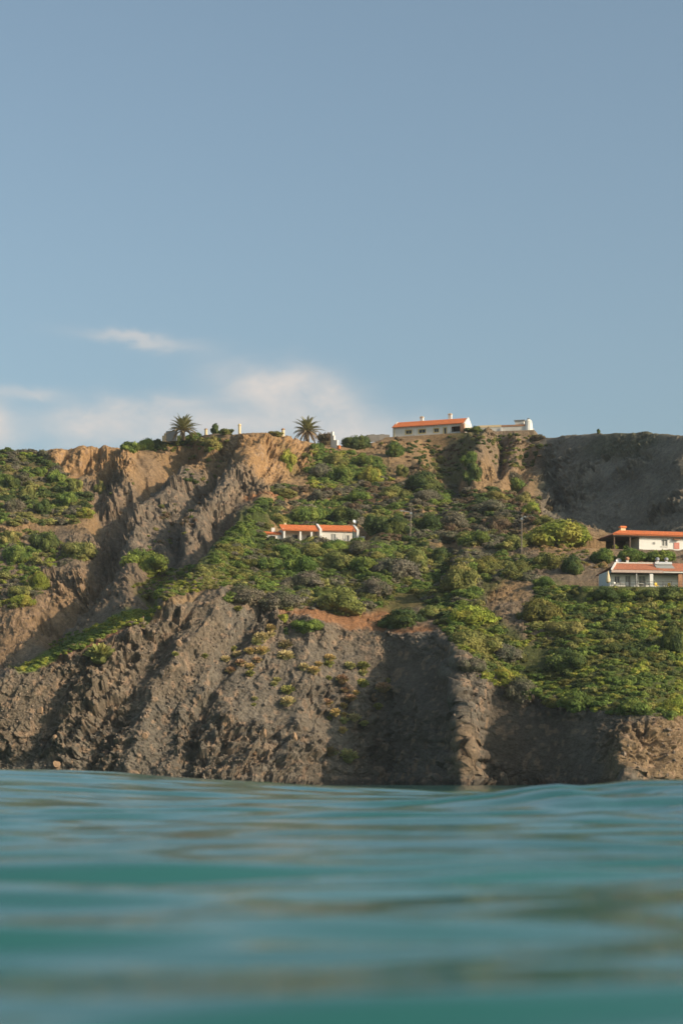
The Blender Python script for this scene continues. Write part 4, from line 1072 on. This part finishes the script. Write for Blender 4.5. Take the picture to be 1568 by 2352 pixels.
def chair(x, y, rz, m, label):
    o = tag(empty('terrace_chair', local('bungalow', x, y, -.12), HOUSE['bungalow'][1] + rz), label, 'chair', 'chairs on the bungalow terrace')
    MB().box(-.25, .25, -.25, .25, .4, .46).build('seat', m, o); MB().box(-.25, .25, .21, .26, .47, .95).build('backrest', m, o)
    for a in (-.22, .18):
        for c in (-.22, .18): MB().box(a, a + .04, c, c + .04, 0, .39).build('leg', m, o)
def table(x, y, label):
    o = tag(empty('terrace_table', local('bungalow', x, y, -.12), HOUSE['bungalow'][1]), label, 'table', 'tables on the bungalow terrace')
    MB().box(-.7, .7, -.4, .4, .7, .76).build('tabletop', WHITE, o)
    for a in (-.62, .56):
        for c in (-.34, .28): MB().box(a, a + .06, c, c + .06, 0, .69).build('leg', WHITE, o)
table(-6.2, -1.15, 'white table at the left end of the bungalow terrace'); table(-2.6, -1.2, 'white table left of the yellow chairs on the bungalow terrace')
for x, rz, m_, lb in ((-7.4, .6, WHITE, 'white chair left of the leftmost terrace table'), (-5.0, -.5, WHITE, 'white chair right of the leftmost terrace table'), (.2, .3, YELC, 'left one of two yellow chairs on the bungalow terrace'),
                      (2.4, -.3, YELC, 'right one of two yellow chairs, beside the brick pillar'), (5.6, .2, WHITE, 'white chair between the brick pillar and the lime parasol')):
    chair(max(x, -7.0), -1.2, rz, m_, lb)

# ruin, walls and chimneys along the ridge
c = at(394, 1004, 520)
h = tag(empty('ruined_hut', c, R(-24)), 'small ruined hut with a bright broken end wall beside the left palm', 'ruin')
MB().box(-1.6, 1.5, 0, .4, -1, 1.7).build('front_wall', SHUT, h)  # grey puts the shade of this side into the wall colour
M = MB(); M.box(-2.1, -1.61, -.3, 3, -1, 1.1); M.box(-2.1, -1.61, .6, 3, 1.101, 1.65); M.build('end_wall', CREAM, h)  # cream paints this end as the sunlit side
MB().box(-2.6, -2.11, -.4, .5, -1, .5).build('broken_pier', CREAM, h)  # same painted sunlit cream as the end wall
def chim(px_, pyb, hgt, w, m_, label, cap=BRICK, Y=524):
    o = tag(empty('chimney_stack', at(px_, pyb, Y)), label, 'chimney', 'chimneys along the ridge')
    MB().lathe([(w, -1.5), (w * .92, hgt * .8)], n=12).build('shaft', m_, o)
    MB().lathe([(w * 1.12, hgt * .8 + .01), (w * 1.2, hgt * .86), (w * 1.1, hgt * .9), (w * .8, hgt * .91), (w * .8, hgt * .97), (w * .3, hgt), (0, hgt)], n=12).build('cap', cap, o)
chim(473, 995, 1.25, .42, CREAM, 'short orange-capped chimney right of the left palm')
chim(550, 994, 2.35, .38, CREAM, 'tall slender chimney on the ridge above the ochre bluff', CREAM, 512)
chim(650, 1001, 1.95, .42, CREAM, 'chimney with an orange cap left of the right palm', BRICK, 514)
lp = tag(empty('globe_lamp', at(516, 998, 516)), 'white globe lamp in front of the dome-shaped ridge bush', 'lamp')
MB().tube([(0, 0, -.5), (0, 0, .8)], .06, 6).build('post', METAL, lp); MB().lathe([(.02, .72), (.3, .85), (.4, 1.1), (.3, 1.35), (.02, 1.48)], n=12).build('globe', WHITE, lp)
c = at(765, 1028, 524)
h = tag(empty('ruined_wall', c, R(-38)), 'stepped white ruined wall behind the brown leafless bush on the ridge', 'ruin')
M = MB(); M.box(-.75, -.2, 0, .6, -1, 4.3); M.box(-.2, .25, 0, .6, -1, 3.2); M.box(.25, .7, 0, .6, -1, 2.0); M.box(.7, 1.3, 0, .6, -1, 1.9); M.build('masonry', WHITE, h)
MB().box(-.95, -.76, -.1, .7, -1, 3.4).build('painted_shade_face', STONE, h)  # slab in darker stone, painted shade on the side of the white wall
MB().box(1.31, 2.0, 0, .6, -1, .45).build('footing', TILE, h)

# palms
def palm(px_, pyb, Y, trunk, rad, up, label, seed, lean=0):
    o = tag(empty('palm_tree', at(px_, pyb, Y)), label, 'palm'); r = np.random.default_rng(seed)
    prof = []; n = 9
    for i in range(n + 1): z = -1 + (trunk + 1) * i / n; prof += [(.52 - .1 * i / n + .06, z), (.46 - .1 * i / n, z + .02)]
    prof += [(.75, trunk + .1), (.6, trunk + .6), (0, trunk + .7)]
    MB().lathe(prof, n=12).build('trunk', BARK, o)
    VV, QQ, TT = [], [], []; k = 0
    for f in range(60):
        az = f * 2.39996; e = R(up[0] + (up[1] - up[0]) * ((f + .5) / 60) ** .8); Lf = rad * r.uniform(.72, 1.1)
        p = np.array([0, 0, trunk + .3]); seg = 10; pts = [p]; el = e
        for j in range(seg):
            d_ = np.array([math.cos(az) * math.cos(el), math.sin(az) * math.cos(el), math.sin(el)]); p = p + d_ * Lf / seg; pts.append(p); el -= R(r.uniform(2.6, 6.6)) * (1.25 - .3 * math.sin(e))
        side = np.array([-math.sin(az), math.cos(az), 0])
        for j in range(seg):
            a, c2 = pts[j], pts[j + 1]; w = .03
            VV += [a - side * w, a + side * w, c2 + side * w, c2 - side * w]; TT += [1.5] * 4; QQ.append((k, k + 1, k + 2, k + 3)); k += 4
            if j < 1: continue
            for q in range(4):
                t = (j + q / 4) / seg; b0 = a + (c2 - a) * q / 4; ll = rad * .175 * math.sin(math.pi * min(1, .22 + t * .76)) * r.uniform(.8, 1.1); dv = (c2 - a) / np.linalg.norm(c2 - a)
                upv = np.cross(side, dv) * -1
                for s in (-1, 1):
                    tip = b0 + (side * s * .62 + dv * .72 + np.array([0, 0, .28])) * ll; ww = dv * .075
                    VV += [b0 - ww, b0 + ww, tip + ww * .3, tip - ww * .3]; TT += [r.uniform(.75, 1.25)] * 4; QQ.append((k, k + 1, k + 2, k + 3)); k += 4
    V_ = np.array(VV); T_ = np.array(TT)
    low = np.clip((trunk + .9 - V_[:, 2]) / 1.2, 0, 1)
    C_ = (np.array([.24, .225, .085]) * (1 - low[:, None]) + np.array([.36, .26, .15]) * low[:, None]) * T_[:, None]
    me = quads_mesh('crown', V_, QQ); pt_color(me, 'col', C_); link('crown', me, FOL, o)
palm(421, 1002, 516, 1.1, 5.0, (-4, 88), 'left date palm with steep spreading fronds on the ridge', 5)
palm(706, 1011, 522, 1.9, 4.7, (-26, 86), 'right date palm with a short trunk and drooping lower fronds on the ridge', 6)

# lamp posts
def lamp_post(px_, pyb, hpx, label, arm, lean):
    g = ground(px_, pyb); s = g[1] / F; H = hpx * s
    o = tag(empty('lamp_post', g), label, 'lamp post', 'wooden lamp posts'); o.rotation_euler = (0, lean, 0)
    MB().tube([(0, 0, -1), (0, 0, H * .5), (0, 0, H)], [.105, .095, .08], 8).build('pole', POLE, o)
    a = MB().tube([(0, -.1, H - .65), (arm * .5, -.3, H - .5), (arm, -.5, H - .42)], .045, 6).build('arm', METAL, o)
    x0, x1 = sorted((arm * .8, arm * 1.4)); MB().hexa([(x0, -.62, H - .52), (x1, -.62, H - .5), (x1, -.34, H - .5), (x0, -.34, H - .52)], [(x0, -.58, H - .36), (x1, -.58, H - .4), (x1, -.38, H - .4), (x0, -.38, H - .36)]).build('lamp_head', METAL, a)
    MB().box(-.2, .2, -.2, -.12, H - .95, H - .6).build('junction_box', METAL, o)
lamp_post(941.5, 1238, 68, 'wooden lamp post with its lamp arm pointing left, right of the middle cottage', -1.6, R(2))
lamp_post(1197, 1268, 86, 'slim wooden lamp post left of the huge bright dome bush', .55, R(.6))
# ---------------------------------------------------------------- sea
nr_, ncw = 1150, 720
wy_ = np.concatenate([np.geomspace(.9, 400, nr_)]); 
side = np.geomspace(.2106, 9, 70); uu = np.concatenate([-side[::-1], np.linspace(-.21, .21, ncw - 140), side])
WY, UU = np.meshgrid(wy_, uu, indexing='ij'); WX = WY * UU
dyr = WY * math.log(400 / .9) / nr_; dxr = WY * np.gradient(uu)[None, :]
rw = np.random.default_rng(21)
Z = np.zeros_like(WX); 
warpx = WX + 1.2 * (vn(WX / 5, WY / 5, 0, 71) - .5) * 2; warpy = WY + .9 * (vn(WX / 4, WY / 4, 3, 72) - .5) * 2
for i in range(70):
    lam = float(np.exp(rw.uniform(math.log(.35), math.log(4.0)))); th = rw.normal() * .22 + math.pi / 2 + .12
    slope = .017 if lam > 2.2 else .026 if lam > .7 else .012
    A = slope * lam / 6.283; k = 6.283 / lam; ph = rw.uniform(0, 6.283)
    att = sstep(2.2, 5, lam / np.maximum(dyr * abs(math.sin(th)) + dxr * abs(math.cos(th)), 1e-4))
    arg = k * (math.cos(th) * warpx + math.sin(th) * warpy) + ph
    Z += A * att * (1 - .5 * sstep(12, 36, WY)) * (np.sin(arg) + .22 * np.cos(2 * arg))
pxw = UU * F + 784
line = np.interp(pxw, [-400, 0, 250, 500, 750, 1000, 1100, 1180, 1250, 1290, 1340, 1400, 1450, 1568, 1800], [1752, 1762, 1768, 1782, 1794, 1804, 1804, 1802, 1795, 1793, 1797, 1795, 1791, 1788, 1790])
# long swell whose back hides the foot of the cliff at left; its shape lies along the sea, 40 m out
Yl = 42.0; hl = np.interp(WX, [-12, -7.2, -4.9, -2.6, -.3, 2, 4, 20], [.82, .69, .63, .49, .35, .25, .16, .1])
Z += hl * np.exp(-((WY - Yl - .25 * WX) / np.where(WY < Yl + .25 * WX, 12., 16.)) ** 2)
Yr = 26.0; hr = np.interp(WX, [-3, 1.2, 2.0, 2.5, 2.85, 3.15, 3.5, 3.8, 4.5, 5.5, 9], [.02, .12, .22, .30, .345, .335, .37, .41, .44, .45, .36])
Z += hr * np.exp(-((WY - Yr) / np.where(WY < Yr, 4.5, 6.)) ** 2)
Z += .07 * (vn(WX / .7, WY / .45, 0, 75) - .5) * sstep(.5, 2.5, WX) * np.exp(-((WY - 24) / 7) ** 2)
cap = np.where(WY < 6, CZ - .12 - .3 * np.exp(-WY / 2), 9)
Z = np.minimum(Z, cap)
ii = np.arange(nr_ * ncw).reshape(nr_, ncw)
Q = np.stack([ii[:-1, :-1], ii[:-1, 1:], ii[1:, 1:], ii[1:, :-1]], -1).reshape(-1, 4)
me = quads_mesh('sea', np.stack([WX, WY, Z], -1).reshape(-1, 3), Q, True)
m, nt, b = mat('sea_water'); tc = N(nt, 'ShaderNodeNewGeometry').outputs['Position']
mp = N(nt, 'ShaderNodeMapping'); mp.inputs['Scale'].default_value = (.55, 1.2, 1); nt.links.new(tc, mp.inputs[0])
n1 = noise(nt, 3.2, 5, .6, mp.outputs[0], .4); n2 = noise(nt, .16, 2, .5, tc)
c = mixc(nt, ramp(nt, n2, .3, .7), (.020, .108, .100), (.026, .13, .112))
nt.links.new(c, b.inputs['Base Color']); b.inputs['Roughness'].default_value = .08; b.inputs['IOR'].default_value = 1.333
bump(nt, b, n1, .25, .035)
tag(link('sea', me, m), 'green blue sea with long low swells', kind='structure')

# ---------------------------------------------------------------- light and sky
w = bpy.data.worlds.new('World'); scene.world = w; w.use_nodes = True; nt = w.node_tree
bg = nt.nodes['Background']
sky = N(nt, 'ShaderNodeTexSky'); sky.sky_type = 'NISHITA'; sky.sun_disc = False
el = math.asin(SUN[2]); rot = math.atan2(SUN[0], SUN[1])
sky.sun_elevation = el; sky.sun_rotation = rot; sky.air_density = 1.0; sky.dust_density = 3.2; sky.ozone_density = 1.6; sky.altitude = 0
hsv = N(nt, 'ShaderNodeHueSaturation'); hsv.inputs['Saturation'].default_value = .75; hsv.inputs['Value'].default_value = 1.0
nt.links.new(sky.outputs[0], hsv.inputs['Color'])
skyb = mixc(nt, 1.0, hsv.outputs[0], (.865, 1.0, 1.0), 'MULTIPLY')
dirv = N(nt, 'ShaderNodeTexCoord').outputs['Generated']
sp = N(nt, 'ShaderNodeSeparateXYZ'); nt.links.new(dirv, sp.inputs[0])
yy = mth(nt, 'MAXIMUM', sp.outputs[1], .05)
u = mth(nt, 'MULTIPLY', mth(nt, 'DIVIDE', sp.outputs[0], yy), 10); v = mth(nt, 'MULTIPLY', mth(nt, 'DIVIDE', sp.outputs[2], yy), 10)
cv = N(nt, 'ShaderNodeCombineXYZ'); nt.links.new(mth(nt, 'MULTIPLY', u, .55), cv.inputs[0]); nt.links.new(v, cv.inputs[1])
nz = noise(nt, 2.6, 7, .55, cv.outputs[0], .6); nz3 = noise(nt, 4.5, 8, .62, cv.outputs[0], .3); nz2 = noise(nt, 1.1, 4, .5, cv.outputs[0])
def cloud(px_, py_, rx, ry, tilt, soft, amt):
    a = (px_ - 784) / F * 10; e = (HZ - py_) / F * 10; rx = rx / F * 10; ry = ry / F * 10
    du = mth(nt, 'ADD', mth(nt, 'SUBTRACT', u, a), mth(nt, 'MULTIPLY', mth(nt, 'SUBTRACT', nz2, .5), .8)); dv = mth(nt, 'ADD', mth(nt, 'SUBTRACT', v, e), mth(nt, 'MULTIPLY', mth(nt, 'SUBTRACT', nz, .5), .34))
    ct, st = math.cos(tilt), math.sin(tilt)
    p = mth(nt, 'ADD', mth(nt, 'MULTIPLY', du, ct), mth(nt, 'MULTIPLY', dv, st)); q = mth(nt, 'SUBTRACT', mth(nt, 'MULTIPLY', dv, ct), mth(nt, 'MULTIPLY', du, st))
    r2 = mth(nt, 'ADD', mth(nt, 'POWER', mth(nt, 'ABSOLUTE', mth(nt, 'DIVIDE', p, rx)), 2), mth(nt, 'POWER', mth(nt, 'ABSOLUTE', mth(nt, 'DIVIDE', q, ry)), 2))
    return mth(nt, 'MULTIPLY', mth(nt, 'POWER', 2.71828, mth(nt, 'MULTIPLY', r2, -1.0 / soft)), min(1., amt * 1.45))
tot = None
for a in [(325, 772, 110, 20, -.13, .95, .42), (590, 880, 130, 40, -.12, .8, .62), (700, 935, 190, 52, -.28, .9, .6), (640, 980, 230, 44, -.05, .9, .42),
          (270, 968, 190, 44, .05, .9, .55), (380, 925, 100, 20, .15, .95, .32), (80, 905, 66, 15, -.12, .95, .4), (-10, 980, 46, 70, 0, .95, .5), (470, 1000, 500, 40, 0, .95, .3)]:
    f = cloud(*a); tot = f if tot is None else mth(nt, 'SUBTRACT', mth(nt, 'ADD', tot, f), mth(nt, 'MULTIPLY', tot, f))
tot = mth(nt, 'MULTIPLY', tot, ramp(nt, nz3, .3, .65, .55, 1.3), clamp=True)
CLOUD = (4.6, 4.35, 4.15)
skyc = mixc(nt, tot, skyb, CLOUD)
nt.links.new(skyc, bg.inputs[0]); bg.inputs[1].default_value = .15
sl_ = bpy.data.lights.new('sun', 'SUN'); so = bpy.data.objects.new('sun', sl_); COL.objects.link(so)
sl_.energy = 4.6; sl_.angle = R(.5); sl_.color = (1.0, .80, .58)
from mathutils import Vector
so.rotation_euler = Vector([float(c) for c in SUN]).to_track_quat('Z', 'Y').to_euler()
vs = scene.view_settings; scene.display_settings.display_device = 'sRGB'
vs.view_transform = 'Standard'; vs.look = 'None'; vs.exposure = 0; vs.gamma = 1
scene.render.engine = 'CYCLES'; cy = scene.cycles
cy.max_bounces = 5; cy.diffuse_bounces = 3; cy.glossy_bounces = 3; cy.transmission_bounces = 2; cy.volume_bounces = 1; cy.use_denoising = True
cy.caustics_reflective = False; cy.caustics_refractive = False
scene.render.film_transparent = False
# thin sea air
hz = MB().box(-900, 900, -30, 760, -6, 125).build('haze', None)
m = bpy.data.materials.new('sea_air'); m.use_nodes = True; nt = m.node_tree; nt.nodes.remove(nt.nodes['Principled BSDF'])
pv = N(nt, 'ShaderNodeVolumePrincipled'); pv.inputs['Color'].default_value = (.86, .92, 1, 1); pv.inputs['Density'].default_value = .00006
nt.links.new(pv.outputs[0], nt.nodes['Material Output'].inputs['Volume']); hz.data.materials.append(m)
tag(hz, kind='stuff')
